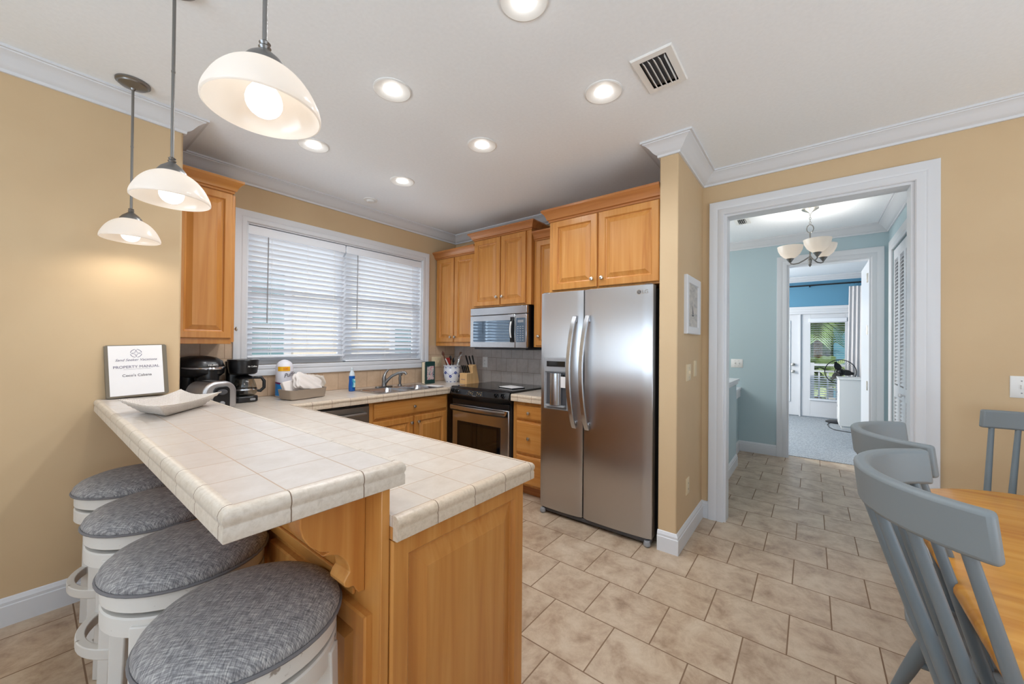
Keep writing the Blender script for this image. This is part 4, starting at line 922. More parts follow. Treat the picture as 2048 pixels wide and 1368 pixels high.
t = thing('woven_dish', 'white woven dish with pulled-out pointed corners on the bar top', 'dish', (.43, 2.47, ZB))
N = 28; bm = bmesh.new(); uvl = bm.loops.layers.uv.new('UVMap'); g = {}; cc = Vector((.415, 2.30))
cor = {(-1, -1): (.326, 1.98), (1, -1): (.600, 2.32), (1, 1): (.50, 2.58), (-1, 1): (.250, 2.32)}
def bil(u, v):
    w = {k: (1 + k[0] * u) * (1 + k[1] * v) / 4 for k in cor}; return Vector((sum(w[k] * cor[k][0] for k in cor), sum(w[k] * cor[k][1] for k in cor)))
for side in (0, 1):
    for i in range(N + 1):
        for j in range(N + 1):
            u, v = -1 + 2 * i / N, -1 + 2 * j / N; p = bil(u, v); m_ = max(abs(u), abs(v)); cr = (abs(u) * abs(v)) ** 2
            flat = .62
            h = 0 if m_ < flat else ((m_ - flat) / (1 - flat)) ** 1.05 * (.044 + .016 * cr)
            p = p + (cc - p) * (.10 * m_ * (1 - cr)) + (p - cc) * .04 * cr
            g[side, i, j] = bm.verts.new((p.x, p.y, ZB + .001 + h + (.004 if side == 0 else 0)))
for side in (0, 1):
    for i in range(N):
        for j in range(N):
            f = bm.faces.new([g[side, a, b] for a, b in ((i, j), (i + 1, j), (i + 1, j + 1), (i, j + 1))])
            for l, (a, b) in zip(f.loops, ((i, j), (i + 1, j), (i + 1, j + 1), (i, j + 1))): l[uvl].uv = (a / N, b / N)
for i in range(N):
    for a, b in (((i, 0), (i + 1, 0)), ((N, i), (N, i + 1)), ((i + 1, N), (i, N)), ((0, i + 1), (0, i))): bm.faces.new((g[0, a[0], a[1]], g[0, b[0], b[1]], g[1, b[0], b[1]], g[1, a[0], a[1]]))
obj('woven_body', bm, 'weave', t, angle=80)

# pod coffee machine, local coordinates then turned
t = thing('pod_coffee_maker', 'black single-serve coffee maker with silver handle in the alcove corner', 'coffee maker', (.757, 3.385, CT), rz=R(15))
L_ = dict(local=True)
bm = bmesh.new(); prism(bm, rrect(-.10, .10, -.02, .15, .04), 'z', 0, .27); obj('water_tank', bm, 'black', t, bevel=.006, **L_)
bm = bmesh.new(); loops = []
for z, s, dy in ((.20, .80, 0), (.225, .98, 0), (.27, 1.0, 0), (.31, .92, .005), (.335, .70, .012), (.345, .35, .02)): loops.append([(x * s, y * s + dy, z) for x, y in rrect(-.115, .115, -.155, .145, .09, 8)])
rings(bm, loops); hd = obj('head', bm, 'black', t, angle=60, **L_)
bm = bmesh.new(); lathe(bm, [(.055, .165), (.068, .175), (.074, .25), (.07, .262)], (0, -.085, 0), 32); obj('brew_housing', bm, 'black', t, **L_)
bm = bmesh.new(); pts = [(.117 * math.cos(R(a)), -.03 - .142 * math.sin(R(a)), .268 - .006 * math.sin(R(a))) for a in range(0, 181, 10)]; tube(bm, pts, [.008 + .008 * math.sin(PI * k / 18) for k in range(19)], 10, flat=.7); obj('handle', bm, 'chrome', t, **L_)
bm = bmesh.new(); prism(bm, rrect(-.10, .10, -.14, -.01, .05), 'z', 0, .035); obj('drip_tray', bm, 'black', t, bevel=.004, **L_)
d_ = text('brand_print', 'KEURIG', .018, 'white', None, (0, 0, 0), (1, 0, 0), (0, 0, 1)); d_.parent = hd; d_.matrix_local = Matrix.Translation((0, -.157, .285)) @ Matrix.Rotation(R(68), 4, 'X')
# drip coffee maker
cx, cy = 1.01, 3.365
t = thing('drip_coffee_maker', 'black drip coffee maker with glass carafe beside the window casing', 'coffee maker', (cx, cy, CT))
one('base', 'black', t, (prism, rrect(cx - .085, cx + .085, cy - .095, cy + .13, .05, 8), 'z', CT, CT + .045), bevel=.008)
one('tower', 'black', t, (prism, rrect(cx - .085, cx + .06, cy + .05, cy + .13, .03), 'z', CT + .04, CT + .30), bevel=.004)
bk = one('filter_basket', 'black', t, (lathe, [(.075, .205), (.088, .215), (.096, .27), (.098, .305), (.101, .308), (.098, .316), (.0, .318)], (cx, cy - .01, CT), 40), angle=30)
text('brand_print', 'Mr Coffee', .016, 'white', bk, (cx + .030, cy - .106, CT + .265), (1, .28, 0), (0, 0, 1))
one('switch', 'grey', t, (prism, rrect(cx + .02, cx + .055, CT + .014, CT + .030, .007), 'y', cy - .098, cy - .094))
M['carafe'] = pane_glass('carafe_glass', (214, 214, 210), .10)
ca = one('carafe', 'carafe', t, (lathe, [(.058, .048), (.072, .058), (.077, .085), (.070, .125), (.058, .16), (.052, .175)], (cx + .01, cy - .02, CT), 36, (0, 0, 1), True, False))
one('carafe_lid', 'black', ca, (lathe, [(.054, .170), (.057, .178), (.045, .188), (.02, .200), (0, .202)], (cx + .01, cy - .02, CT), 30))
one('carafe_band', 'chrome', ca, (lathe, [(.0765, .088), (.0785, .09), (.0765, .098)], (cx + .01, cy - .02, CT), 36, (0, 0, 1), False, False))
one('carafe_handle', 'black', ca, (tube, [(cx + .060, cy - .04, CT + .178), (cx + .105, cy - .058, CT + .178), (cx + .122, cy - .064, CT + .15), (cx + .122, cy - .064, CT + .10), (cx + .10, cy - .054, CT + .075), (cx + .082, cy - .046, CT + .078)], [.010, .012, .012, .012, .012, .009], 10))
# toaster, local coordinates then turned
t = thing('toaster', 'rounded brushed steel toaster behind the woven dish', 'toaster', (.752, 3.085, CT), rz=R(16))
def arch(x0, x1, h, r, n=10):
    p = [(x0, .012), (x1, .012)]
    for k in range(n + 1): a = R(90 * k / n); p.append((x1 - r + r * math.cos(a), h - r + r * math.sin(a)))
    for k in range(n + 1): a = R(90 + 90 * k / n); p.append((x0 + r + r * math.cos(a), h - r + r * math.sin(a)))
    return p
one('shell', 'brushed', t, (prism, arch(-.10, .10, .19, .075), 'y', -.10, .10), bevel=.016, seg=3, angle=50, local=True)
one('end_panel', 'black', t, (prism, arch(-.045, .052, .158, .03), 'y', -.107, -.10), bevel=.003, local=True)
one('lever', 'dkgrey', t, (lathe, [(.028, 0), (.030, .010), (.024, .016), (0, .017)], (0, -.107, .122), 24, (0, -1, 0), True, True, 1, .6), local=True)
one('dial', 'grey', t, (lathe, [(.014, 0), (.014, .012), (.010, .014)], (0, -.107, .05), 20, (0, -1, 0)), local=True)
one('slot', 'black', t, (bx, -.045, -.020, -.08, .08, .1885, .191), (bx, .020, .045, -.08, .08, .1885, .191), smooth=False, local=True)
one('foot', 'black', t, (bx, -.07, .07, -.08, .08, 0, .013), local=True)
# paper towel pack
cx, cy = 1.325, 3.43
t = thing('paper_towel_pack', 'tall white wrapped pack with yellow tag and blue lower band, behind the grey tray', 'paper towel pack', (cx, cy, CT))
M['bluewrap'] = mat('blue_wrap', (38, 128, 200), .4); M['purplewrap'] = mat('purple_wrap', (104, 30, 84), .4); M['yellow'] = mat('yellow_label', (240, 178, 20), .5); M['orange'] = mat('orange_print', (214, 92, 20), .5); M['wrap'] = mat('white_wrap', (226, 224, 232), .35)
pk = one('pack', 'wrap', t, (lathe, [(.058, .002), (.064, .01), (.065, .12), (.063, .245), (.057, .268), (.042, .286), (.024, .297), (.010, .302), (0, .303)], (cx, cy, CT), 36), angle=50)
def band(name, m, a0, a1, zf0, zf1, r=.0662):
    bm = bmesh.new(); n = 16; lp = []
    for k in range(n + 1):
        s = k / n; a = R(a0 + (a1 - a0) * s); z0_, z1_ = zf0(s), zf1(s)
        lp.append([(cx + q * math.cos(a), cy + q * math.sin(a), CT + z) for q, z in ((r - .003, z0_), (r, z0_), (r, z1_), (r - .003, z1_))])
    rings(bm, lp); return obj(name, bm, m, pk)
band('blue_band', 'bluewrap', 170, 370, lambda s: .012, lambda s: .085 + .025 * math.cos(2.2 * s) - .05 * s * s)
band('purple_band', 'purplewrap', 170, 370, lambda s: .085 + .025 * math.cos(2.2 * s) - .05 * s * s, lambda s: .100 + .025 * math.cos(2.2 * s) - .05 * s * s)
band('yellow_tag', 'yellow', 205, 285, lambda s: .212, lambda s: .248)
text('tag_print', '100', .026, 'orange', pk, (cx - .018, cy - .067, CT + .230), (1, -.15, 0), (0, 0, 1))
text('script_print', 'Puffs', .046, 'ink', pk, (cx + .008, cy - .070, CT + .182), (1, .08, .25), (-.25, 0, 1), shear=.4)
# grey tray with cloths
t = thing('counter_tray', 'grey-beige tray on the worktop by the window, holding folded cloths', 'tray', (1.40, 3.22, CT)); M['tray'] = mat('tray_taupe', (164, 148, 132), .4)
TY = [(1.235, 3.17), (1.555, 3.305)]
def tp(dx, dy): # tray local frame turned slightly
    a = R(14); return (1.385 + dx * math.cos(a) - dy * math.sin(a), 3.225 + dx * math.sin(a) + dy * math.cos(a))
def lay(o, z): return [(*tp(x, y), CT + z) for x, y in rrect(-.15 - o, .15 + o, -.085 - o, .085 + o, .03 + max(o, -.02))]
bm = bmesh.new(); rings(bm, [lay(-.012, .001), lay(0, .006), lay(.012, .075), lay(.014, .078), lay(.010, .078), lay(-.004, .012), lay(-.012, .009)]); obj('tray_body', bm, 'tray', t, angle=50)
def cloth(name, label, cat, m, c, sx, sy, sz, rot, amp=.006, seed=1):
    t = thing(name, label, cat, c, rz=0); rnd = random.Random(seed); bm = bmesh.new(); bmesh.ops.create_cube(bm, size=1.0)
    bmesh.ops.subdivide_edges(bm, edges=bm.edges[:], cuts=9, use_grid_fill=True)
    ph = [rnd.uniform(0, 6) for _ in range(6)]
    for v in bm.verts:
        p = v.co; q = Vector((p.x * sx, p.y * sy, p.z * sz)); k = 1 - .25 * max(0, 2 * abs(p.z) - .4) ** 2
        q.x *= k; q.y *= k; q += Vector((math.sin(p.y * 14 + ph[0]) * amp, math.sin(p.z * 12 + p.x * 9 + ph[1]) * amp, math.sin(p.x * 13 + ph[2]) * math.cos(p.y * 10 + ph[3]) * amp)); v.co = q
    bmesh.ops.rotate(bm, verts=bm.verts[:], cent=(0, 0, 0), matrix=rot.to_matrix() if hasattr(rot, 'to_matrix') else rot)
    o = obj('cloth', bm, m, t, local=True, angle=80); s = o.modifiers.new('sub', 'SUBSURF'); s.levels = 1; s.render_levels = 1; return t
from mathutils import Euler
M['linen'] = mat('white_linen', (222, 214, 208), .9); M['linen2'] = mat('cream_linen', (214, 204, 192), .9)
t = thing('napkin_box', 'white flat packet leaning in the grey tray', 'packet', (1.33, 3.20, CT + .03))
bm = bmesh.new(); bx(bm, -.085, .105, -.02, .02, -.02, .125); bmesh.ops.rotate(bm, verts=bm.verts[:], cent=(0, 0, 0), matrix=Euler((R(-24), R(-8), R(12))).to_matrix()); obj('packet_body', bm, 'linen', t, local=True, bevel=.008, seg=3)
cloth('tea_towel', 'white folded cloth with faint grey print draped over the packet in the tray', 'towel', 'linen', (1.405, 3.20, CT + .115), .22, .07, .13, Euler((R(-28), R(18), R(14))), .007, 3)
t2 = cloth('cloth_bundle', 'cream cloth bundle behind the tray, on its right', 'cloth', 'linen2', (1.545, 3.40, CT + .088), .16, .10, .15, Euler((0, R(10), R(10))), .012, 5)
# dish soap
cx, cy = 1.893, 3.475
cx, cy = 1.872, 3.352
t = thing('dish_soap_bottle', 'blue dish soap bottle with a clear neck left of the sink', 'bottle', (cx, cy, CT)); M['soap'] = mat('blue_soap', (10, 88, 170), .15); M['clear'] = pane_glass('clear_plastic', (225, 235, 240), .2)
M['clear'] = mat('clear_cap', (206, 216, 222), .2)
b_ = one('bottle', 'soap', t, (lathe, [(.026, 0), (.030, .006), (.031, .05), (.027, .10), (.029, .138), (.024, .142), (0, .142)], (cx, cy, CT), 28, (0, 0, 1), True, True, 1, .7))
one('neck', 'clear', t, (lathe, [(.027, .142), (.022, .170), (.012, .188), (.010, .196), (.012, .200), (.012, .212), (.006, .218), (0, .218)], (cx, cy, CT), 24, (0, 0, 1), True, True, 1, .75))
M['soaplabel'] = noise_mat('soap_label', [(0.4, (20, 96, 176)), (0.55, (90, 190, 200)), (0.65, (230, 240, 240))], 30, .3, rnd=False)
one('label', 'soaplabel', b_, (prism, rrect(cx - .012, cx + .020, CT + .035, CT + .115, .012), 'y', cy - .024, cy - .021))
# green book
t = thing('recipe_book', 'green covered book with a flower picture standing right of the sink', 'book', (2.785, 3.35, CT), rz=R(6)); M['green'] = mat('green_cover', (18, 62, 60), .4); M['cream'] = mat('cream_pages', (226, 208, 178), .7)
M['flowers'] = noise_mat('flower_print', [(0.35, (40, 66, 100)), (0.48, (214, 206, 200)), (0.6, (206, 150, 160)), (0.7, (150, 60, 70))], 28, .4, rnd=False)
bm = bmesh.new(); bx(bm, -.065, .085, 0, .006, 0, .245); bx(bm, -.065, .085, .052, .058, 0, .245); bx(bm, .080, .085, 0, .058, 0, .245); obj('cover', bm, 'green', t, local=True, bevel=.002)
bm = bmesh.new(); bx(bm, -.064, .080, .006, .052, .004, .240); obj('pages', bm, 'cream', t, local=True, smooth=False)
bm = bmesh.new(); bx(bm, -.040, .065, -.001, 0, .045, .195); obj('cover_picture', bm, 'flowers', t, local=True, smooth=False)
bm = bmesh.new()
for k in range(14): bx(bm, -.067, -.063, .002, .012, .015 + k * .016, .023 + k * .016)
obj('binding', bm, 'black', t, local=True, smooth=False)
# papers by the sink
t = thing('leaflet', 'small leaflet lying on the corner of the sink', 'leaflet', (2.63, 3.10, CT + .005)); bm = bmesh.new(); bx(bm, -.05, .06, -.10, .09, 0, .003); obj('sheet', bm, 'paper', t, local=True, smooth=False); t.rotation_euler = (0, 0, R(8))
# utensil crock
cx, cy = 3.075, 3.30
t = thing('utensil_crock', 'blue and white flower painted crock full of utensils in the corner', 'crock', (cx, cy, CT)); M['china'] = mat('white_china', (226, 228, 234), .15); M['cobalt'] = mat('cobalt_paint', (34, 60, 140), .2)
PR = [(.070, 0), (.072, .010), (.078, .02), (.092, .06), (.098, .11), (.097, .15), (.094, .18), (.100, .192), (.102, .2), (.094, .2)]
ck = one('pot', 'china', t, (lathe, PR + [(.090, .19), (.088, .05), (.0, .03)], (cx, cy, CT), 44, (0, 0, 1), True, True), angle=50)
def prad(z):
    for (r0, z0), (r1, z1) in zip(PR, PR[1:]):
        if z0 <= z <= z1: return r0 + (r1 - r0) * (z - z0) / (z1 - z0)
    return .09
bm = bmesh.new()
def dab(a, z, w, h):
    lp = []
    for j in range(10):
        q = 2 * PI * j / 10; aa = a + w * math.cos(q) / .095; zz = z + h * math.sin(q); lp.append((aa, zz))
    rings(bm, [[(cx + (prad(zz) + e) * math.cos(aa), cy + (prad(zz) + e) * math.sin(aa), CT + zz) for aa, zz in lp] for e in (.0002, .0012)])
for k in range(10):
    a = 2 * PI * k / 10
    for z in (.172, .012): dab(a, z, .014, .004)
    zc = .115 if k % 2 else .075
    for j in range(5): dab(a + .11 * math.cos(j * 1.257), zc + .011 * math.sin(j * 1.257), .007, .007)
    for s in range(1, 8): dab(a + 2 * PI / 10 * s / 8, zc + ((.075 if k % 2 else .115) - zc) * s / 8 + .012 * math.sin(PI * s / 8), .0035, .003)
for k in range(40): dab(2 * PI * k / 40, .186, .004, .002)
obj('painted_flowers', bm, 'cobalt', ck, smooth=False)
M['red'] = mat('red_silicone', (150, 34, 24), .4); M['dkwood'] = mat('dark_wood', (84, 44, 24), .5)
def utensil(label, kind, b, tp_, m, name='cooking_utensil'):
    b = Vector((cx + b[0], cy + b[1], CT + .04)); e = Vector((cx + tp_[0], cy + tp_[1], CT + tp_[2])); d = (e - b).normalized(); u, v = frame_of(d)
    t = thing(name, label, 'utensil', b, 'utensils in the painted crock'); L = (e - b).length
    if kind == 'spatula':
        one('handle', 'black', t, (tube, [b, b + d * (L - .08)], .006, 8)); one('blade', m, t, (rings, [[b + d * (L - .085 + q * .085) + u * x * w + v * y * .003 for x, y in ((-1, -1), (1, -1), (1, 1), (-1, 1))] for q, w in ((0, .012), (.2, .03), (.8, .032), (1, .026))]), bevel=.002)
    elif kind == 'spoon':
        one('handle', m, t, (tube, [b, b + d * (L - .06)], [.006, .006], 8)); one('bowl', m, t, (tube, [b + d * (L - .062), b + d * (L - .045), b + d * (L - .02), b + d * L], [.007, .021, .022, .006], 12, True, False, .35))
    elif kind == 'tongs':
        one('arm', m, t, (tube, [b - u * .006, e - u * .010], [.006, .009], 8, True, False, .5)); one('arm', m, t, (tube, [b + u * .006, e + u * .010], [.006, .009], 8, True, False, .5))
    else:
        one('handle', m, t, (tube, [b, e], [.005, .007], 8))
    return t
utensil('dark red spoon handle sticking up highest on the left of the crock', 'spoon', (-.02, 0, 0), (-.085, .075, .365), 'dkwood')
utensil('red spatula in the crock', 'spatula', (-.01, .0, 0), (-.05, .02, .285), 'red')
utensil('thin white whisk handle leaning left out of the crock', 'rod', (.03, -.02, 0), (-.115, -.015, .275), 'white')
utensil('black slotted spoon standing upright in the middle of the crock', 'spoon', (.0, .02, 0), (.0, .03, .31), 'black')
utensil('black ladle leaning slightly right in the crock', 'spoon', (.01, .02, 0), (.035, .01, .285), 'black')
utensil('pair of steel tongs leaning right out of the crock', 'tongs', (-.02, -.03, 0), (.115, -.03, .35), 'steel2')
utensil('wooden spoon behind the steel tongs in the crock', 'spoon', (.0, -.02, 0), (.125, -.01, .315), 'maple_in')
# knife block
t = thing('knife_block', 'pale wooden knife block on the worktop beside the range', 'knife block', (3.14, 3.06, CT)); M['block'] = wood('block_wood', (206, 160, 104), (222, 180, 126), (230, 192, 142), .45, 'z', 14)
kx0, kx1 = 3.085, 3.185
body = [(3.02, CT), (3.22, CT), (3.22, CT + .03), (3.17, CT + .215), (3.115, CT + .20), (3.115, CT + .12), (3.02, CT + .12)]
one('block', 'block', t, (prism, body, 'y', 3.005, 3.115), bevel=.003, angle=30)
text('block_mark', 'HENCKELS', .014, 'ink_soft', t, (3.0195, 3.06, CT + .05), (0, -1, 0), (0, 0, 1))
def knife(label, x, y, z, l, lean, r=.009):
    b = Vector((x, y, z)); d = Vector((-math.sin(lean), 0, math.cos(lean))); t = thing('kitchen_knife', label, 'knife', b, 'knives in the wooden block'); e = b + d * l
    one('handle', 'black', t, (rings, [[b + d * (l * q) + Vector((0, 1, 0)) * y_ * .006 + d.cross(Vector((0, 1, 0))) * x_ * w for x_, y_ in ((-1, -1), (1, -1), (1, 1), (-1, 1))] for q, w in ((0, .008), (.3, .007), (.7, .009), (1, .007))]), bevel=.003)
    one('bolster', 'chrome', t, (rings, [[b + d * q + Vector((0, 1, 0)) * y_ * .0055 + d.cross(Vector((0, 1, 0))) * x_ * .0075 for x_, y_ in ((-1, -1), (1, -1), (1, 1), (-1, 1))] for q in (-.012, .0)])); return t
knife('large black handled knife standing highest at the back of the wooden block', 3.125, 3.085, CT + .21, .115, R(22)); knife('black handled knife beside the largest one in the block', 3.145, 3.06, CT + .218, .10, R(20)); knife('black handled knife at the right edge of the block', 3.155, 3.022, CT + .218, .105, R(18))
for k in range(6): knife('short black steak knife in the lower row of the block', 3.05 + .03 * (k // 3), 3.025 + .03 * (k % 3), CT + .128, .085, R(20))
# notepad and spoon rest on the hob
t = thing('notepad', 'white notepad with black back lying on the glass cooktop', 'notepad', (2.97, 2.33, .922)); bm = bmesh.new(); bx(bm, -.075, .075, -.10, .10, .006, .012); obj('pages', bm, 'paper', t, local=True, smooth=False); bm = bmesh.new(); bx(bm, -.08, .08, -.105, .105, 0, .006); obj('back', bm, 'black', t, local=True, smooth=False); t.rotation_euler = (0, 0, R(-12))
# ------------------------------------------------------------ hall doors and bedroom
t = thing('louvered_closet_door', 'white louvered bifold closet doors along the right side of the hall', 'closet door', (4.89, HR, 0))
n = 4; w = (5.48 - 4.30) / n
for k in range(n):
    a, b = 4.30 + k * w + .003, 4.30 + (k + 1) * w - .003; y0, y1 = HR - .035, HR - .005
    f = one('leaf', 'trim', t, (bx, a, a + .045, y0, y1, .01, 2.345), (bx, b - .045, b, y0, y1, .01, 2.345), (bx, a + .045, b - .045, y0, y1, .01, .16), (bx, a + .045, b - .045, y0, y1, .86, .98), (bx, a + .045, b - .045, y0, y1, 2.24, 2.345), bevel=.002)
    bm = bmesh.new()
    for z0, z1 in ((.17, .85), (.99, 2.23)):
        q = int((z1 - z0) / .034)
        for j in range(q):
            z = z0 + (j + .5) * (z1 - z0) / q; prism(bm, [(HR - .032, z + .016), (HR - .008, z - .012), (HR - .008, z - .006), (HR - .032, z + .022)], 'x', a + .044, b - .044)
    obj('louvres', bm, 'trim', f, smooth=False)
    if k in (1, 2):
        kb = bmesh.new(); px = b - .022 if k == 1 else a + .022; lathe(kb, [(.007, 0), (.006, .016), (.016, .022), (.018, .032), (.012, .040), (0, .042)], (px, HR - .005, .92), 18, (0, 1, 0)); obj('knob', kb, 'trim', f)
# bedroom door standing open
t = thing('bedroom_door', 'white bedroom door standing open edge-on beside its jamb', 'door', (6.3, -.52, 0))
lf = one('leaf', 'trim', t, (bx, XH + .13, XH + .13 + .73, -.535, -.50, .012, 2.33), bevel=.003)
for z in (.92, 1.55, 2.14): one('hinge', 'nickel', t, (bx, XH + .085, XH + .130, -.512, -.494, z - .05, z + .05), (cyl, (XH + .128, -.494, z - .052), (XH + .128, -.494, z + .052), .007, None, 10), bevel=.001)
# patio doors in the bedroom end wall
t = thing('patio_door', 'white patio door with blind in its glass and round knobs, at the bedroom end', 'door', (XB, .33, 0))
F = fx(XB + .07)
def glazed(t, y0, y1, g):
    q = [(y0, g[0], .02, 1.985), (g[1], y1, .02, 1.985), (g[0], g[1], .02, g[2]), (g[0], g[1], g[3], 1.985)]
    l = one('leaf', 'trim', t, *[(bx, XB + .03, XB + .075, a, b, c, d) for a, b, c, d in q], bevel=.003)
    one('pane', 'patioglass', l, (bx, XB + .05, XB + .053, g[0], g[1], g[2], g[3])); return l
l = glazed(t, .19, .42 + .35, (.36, .62, .30, 1.83))
for z in (1.006, .868): one('knob', 'nickel', l, (lathe, [(.03, 0), (.03, .006), (.012, .012), (.012, .03), (.028, .04), (.028, .056), (.012, .064)], (XB + .03, .285, z), 20, (-1, 0, 0)))
one('blind', 'slat', l, (bx, XB + .012, XB + .028, .33, .65, .28, 1.87), bevel=.002)
t = thing('fixed_patio_panel', 'white fixed glazed panel with a raised blind, looking out on palms', 'door panel', (XB, -.2, 0))
l = glazed(t, -.60, .165, (-.486, .017, .355, 1.815))
one('mullion', 'trim', t, (bx, XB + .0, XB + .08, .165, .19, .0, 2.03), bevel=.003)
bm = bmesh.new()
for k in range(34):
    z = .37 + k * .0425; a = R(35 if k < 11 else 4); c, s = math.cos(a) * .018, math.sin(a) * .018
    prism(bm, [(XB + .018 - c, z + s), (XB + .018 + c, z - s), (XB + .018 + c, z - s + .0015), (XB + .018 - c, z + s + .0015)], 'y', -.48, .01)
bl = obj('blind_slats', bm, 'slat', l, smooth=False)
one('blind_head', 'slat', l, (bx, XB - .01, XB + .03, -.51, .04, 1.83, 1.90), bevel=.004); one('blind_bottom_rail', 'slat', l, (bx, XB + .0, XB + .03, -.50, .03, .335, .36), bevel=.004)
bm = bmesh.new(); casing(bm, fx(XB), -.60, .77, 0, 2.03, .10, .02); bx(bm, XB - .02, XB + .12, -.6, .77, 1.986, 2.03); struct('door_5', bm, 'trim', angle=25)
# curtain and rod
t = thing('curtain_rod', 'dark curtain rod under the bedroom crown moulding', 'curtain rod', (XB - .09, -.1, 2.52))
one('rod', 'black', t, (cyl, (XB - .09, -1.4, 2.525), (XB - .09, 1.4, 2.525), .014, None, 14)); one('bracket', 'black', t, (bx, XB - .10, XB, .02, .04, 2.50, 2.515), (bx, XB - .10, XB - .08, .022, .038, 2.49, 2.525))
t = thing('curtain', 'pale grey curtain gathered at the right of the patio panel', 'curtain', (XB - .09, -.78, 0)); M['curtain'] = mat('curtain_cloth', (226, 222, 222), .85)
bm = bmesh.new(); n = 120; lp = [[], []]
for z, sp in ((.02, 1.06), (1.2, 1.02), (2.46, .96)):
    for sd in (0, 1): lp[sd].append([(XB - .09 + .013 * math.sin(k * 2 * PI / 12) + sd * .003, -.80 + (k / n - .5) * .56 * sp, z) for k in range(n + 1)])
for a in range(2): 
    f_ = lp[0][a] + lp[1][a][::-1]; 
loops = [lp[0][k] + lp[1][k][::-1] for k in range(3)]
rings(bm, loops); obj('drape', bm, 'curtain', t, angle=80)
bm = bmesh.new()
for k in range(10): tube(bm, [(XB - .09 + .019 * math.cos(q), -1.05 + k * .056, 2.518 + .022 * math.sin(q)) for q in [2 * PI * i / 12 for i in range(12)]], .002, 6, closed=True)
obj('curtain_rings', bm, 'black', t)
# dresser and fan
t = thing('dresser', 'white dresser standing end-on in the bedroom', 'dresser', (8.5, -.85, 0))
one('body', 'white', t, (bx, 8.28, 8.80, -1.75, -.36, .06, .82), bevel=.004); one('top', 'white', t, (bx, 8.265, 8.815, -1.765, -.345, .82, .845), bevel=.005); one('plinth', 'white', t, (bx, 8.31, 8.77, -1.72, -.39, .006, .06))
for z in (.12, .36, .59): one('drawer', 'white', t, (bx, 8.35, 8.75, -.362, -.352, z, z + .2), bevel=.002)
fx_, fy_, fz_ = 9.0, -.36, .92
fx_, fy_ = 8.98, -.40
t = thing('standing_fan', 'black standing fan with a round cage behind the white dresser', 'fan', (fx_, fy_, 0)); M['fanblk'] = mat('fan_black', (22, 22, 24), .35)
one('base', 'fanblk', t, (lathe, [(.20, .006), (.20, .02), (.17, .035), (.03, .05)], (fx_, fy_, 0), 32)); one('pole', 'fanblk', t, (cyl, (fx_, fy_, .04), (fx_, fy_, .84), .013, None, 14))
fc = Vector((fx_ - .09, fy_, fz_)); ax = Vector((-1, .12, .12)).normalized(); u, v = frame_of(ax)
one('motor', 'fanblk', t, (lathe, [(.03, -.14), (.06, -.13), (.065, -.06), (.05, -.03), (.0, -.03)], fc, 28, ax), (cyl, (fx_, fy_, .83), fc - ax * .09, .016, None, 12))
bl = bmesh.new()
for k in range(3):
    a = 2 * PI * k / 3 + .9; rows = []
    for s in range(7):
        r = .03 + .155 * s / 6; w = .03 + .055 * math.sin(PI * min(1, s / 5.2)); row = []
        for e, th in ((-1, 0), (1, 0), (1, .003), (-1, .003)):
            aa = a + e * w / max(r, .06) * .62; row.append(fc + u * math.cos(aa) * r + v * math.sin(aa) * r + ax * (e * .012 + th))
        rows.append(row)
    rings(bl, rows)
lathe(bl, [(.035, -.02), (.035, .015), (.02, .025), (0, .026)], fc, 24, ax); obj('blades', bl, 'fanblk', t, angle=50)
cg = bmesh.new()
for r, d in ((.212, 0), (.214, .006), (.075, .042), (.075, -.045)): tube(cg, [fc + (u * math.cos(q) + v * math.sin(q)) * r + ax * d for q in [2 * PI * i / 48 for i in range(48)]], .006 if r > .2 else .003, 6, closed=True)
for k in range(44):
    q = 2 * PI * k / 44; e = u * math.cos(q) + v * math.sin(q)
    for sg in (1, -1): tube(cg, [fc + e * .04 + ax * sg * .045, fc + e * .13 + ax * sg * .042, fc + e * .195 + ax * sg * .02, fc + e * .212], .0011, 4)
obj('cage', cg, 'fanblk', t)
t = tag(one('power_cord', 'fanblk', None, (tube, [(8.98, -.28, .012), (8.6, -.22, .012), (8.3, -.24, .012), (8.12, -.3, .012), (8.05, -.45, .012), (8.0, -.7, .012)], .006, 6)), 'thin black power cord lying on the grey carpet by the dresser', 'power cord')
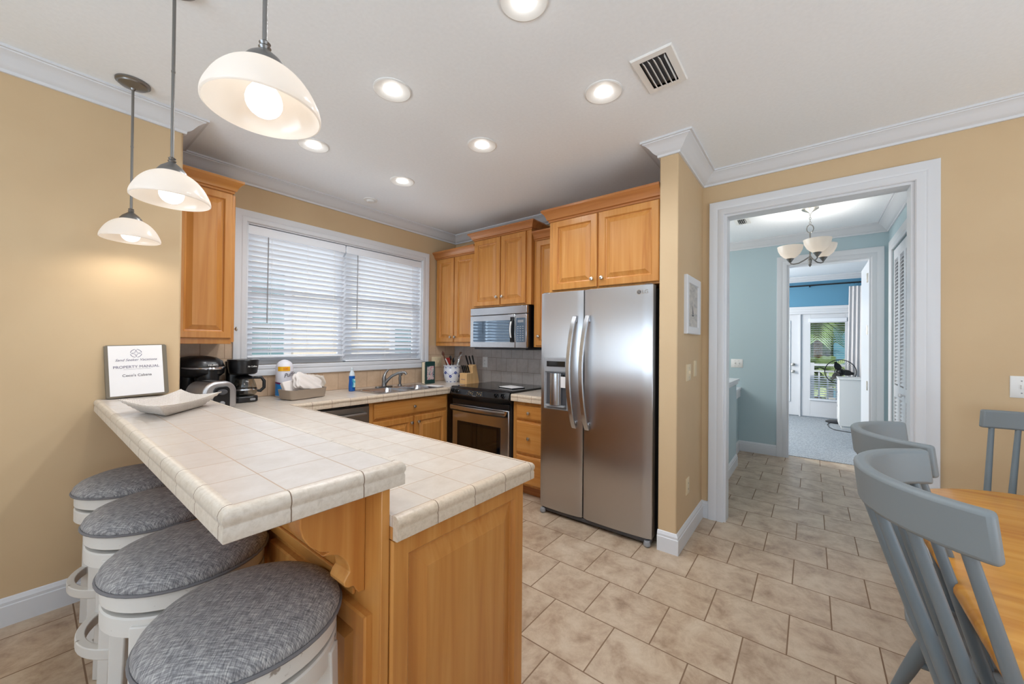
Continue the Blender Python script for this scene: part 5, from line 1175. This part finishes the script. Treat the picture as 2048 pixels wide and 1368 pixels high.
# palms and the teal house wall outside the patio door
M['tealwall'] = mat('teal_siding', (96, 150, 170), .7); M['palm'] = mat('palm_leaf', (122, 150, 92), .6); M['palm2'] = mat('palm_leaf_pale', (172, 190, 136), .6); M['bark'] = noise_mat('palm_bark', [(0.3, (92, 72, 54)), (0.7, (150, 124, 96))], 20, .9, rnd=False)
M['hedge'] = noise_mat('hedge', [(0.35, (40, 62, 34)), (0.65, (96, 122, 66))], 6, .9, rnd=False)
t = thing('teal_house', 'teal sided building outside the patio panel', 'house', (14.4, -1.5, -.1)); bm = bmesh.new(); bx(bm, 14.2, 14.6, -6, -.50, -.1, 4); obj('wall', bm, 'tealwall', t, smooth=False)
bm = bmesh.new()
rr = random.Random(4)
def frond(bm, c, az, el, L, w, nleaf, droop):
    pts = []; 
    for s in range(9):
        q = s / 8; r = L * q; pts.append(Vector((c[0] + math.cos(az) * math.cos(el) * r, c[1] + math.sin(az) * math.cos(el) * r, c[2] + math.sin(el) * r - droop * q * q)))
    tube(bm, pts, [.014 * (1 - .8 * k / 8) for k in range(9)], 5)
    for k in range(nleaf):
        q = .15 + .85 * k / nleaf; i = min(7, int(q * 8)); p = pts[i] + (pts[i + 1] - pts[i]) * (q * 8 - i); d = (pts[i + 1] - pts[i]).normalized(); sd = d.cross(Vector((0, 0, 1))).normalized()
        for sg in (-1, 1):
            e = p + (sd * sg * .8 + d * .7 + Vector((0, 0, -.35))) * w * (1 - .5 * q); m_ = (p + e) / 2 + Vector((0, 0, .02)); o_ = d * .02
            a = [bm.verts.new(x) for x in (p - o_, p + o_, m_ + o_ * 1.2, e, m_ - o_ * 1.2)]
            bm.faces.new((a[0], a[1], a[2], a[4])); bm.faces.new((a[4], a[2], a[3]))
def palm(name, label, base, h, n, L, m):
    t = thing(name, label, 'palm', base); b = Vector(base)
    if h > .3: one('trunk', 'bark', t, (tube, [b, b + Vector((.03, .02, h * .5)), b + Vector((0, 0, h))], [.11, .09, .09], 14))
    bm = bmesh.new()
    for k in range(n): frond(bm, b + Vector((0, 0, h)), rr.uniform(0, 2 * PI), rr.uniform(.0, 1.2), L * rr.uniform(.8, 1.1), L * .45, 22, L * rr.uniform(.3, .7))
    obj('fronds', bm, m, t, smooth=False)
palm('palm_tree', 'palm tree with hanging fronds outside the patio panel', (12.7, -.15, -.1), 2.35, 44, 1.35, 'palm')
palm('palm_shrub', 'low pale green palm shrub below the palm tree outside', (12.3, -.2, -.1), .75, 40, .8, 'palm2')
t = thing('garden_hedge', 'dark green hedge far behind the palms', 'hedge', (16.8, 1.2, -.1)); bm = bmesh.new(); bmesh.ops.create_icosphere(bm, subdivisions=5, radius=1)
for v in bm.verts:
    k = 1 + .10 * math.sin(v.co.x * 17) * math.sin(v.co.y * 15 + 1) * math.sin(v.co.z * 19 + 2) + rr.uniform(-.03, .03); v.co = Vector((v.co.x * 1.0, v.co.y * 2.6, v.co.z * 1.7)) * k + Vector((16.8, 1.2, 1.3))
obj('foliage', bm, 'hedge', t, smooth=False)
t = thing('deck_railing', 'white railing outside the patio panel', 'railing', (11, 0, -.1))
bm = bmesh.new(); bx(bm, 10.97, 11.03, -2, 2, .93, .98); bx(bm, 10.97, 11.03, -2, 2, .80, .83)
for k in range(3): bx(bm, 10.95, 11.05, -2 + k * 2 - .05, -2 + k * 2 + .05, -.1, 1.0)
obj('rail', bm, 'trim', t)
bm = bmesh.new()
for k in range(26): bx(bm, 10.985, 11.015, -1.95 + k * .15, -1.92 + k * .15, -.05, .8)
obj('balusters', bm, 'trim', t, smooth=False)
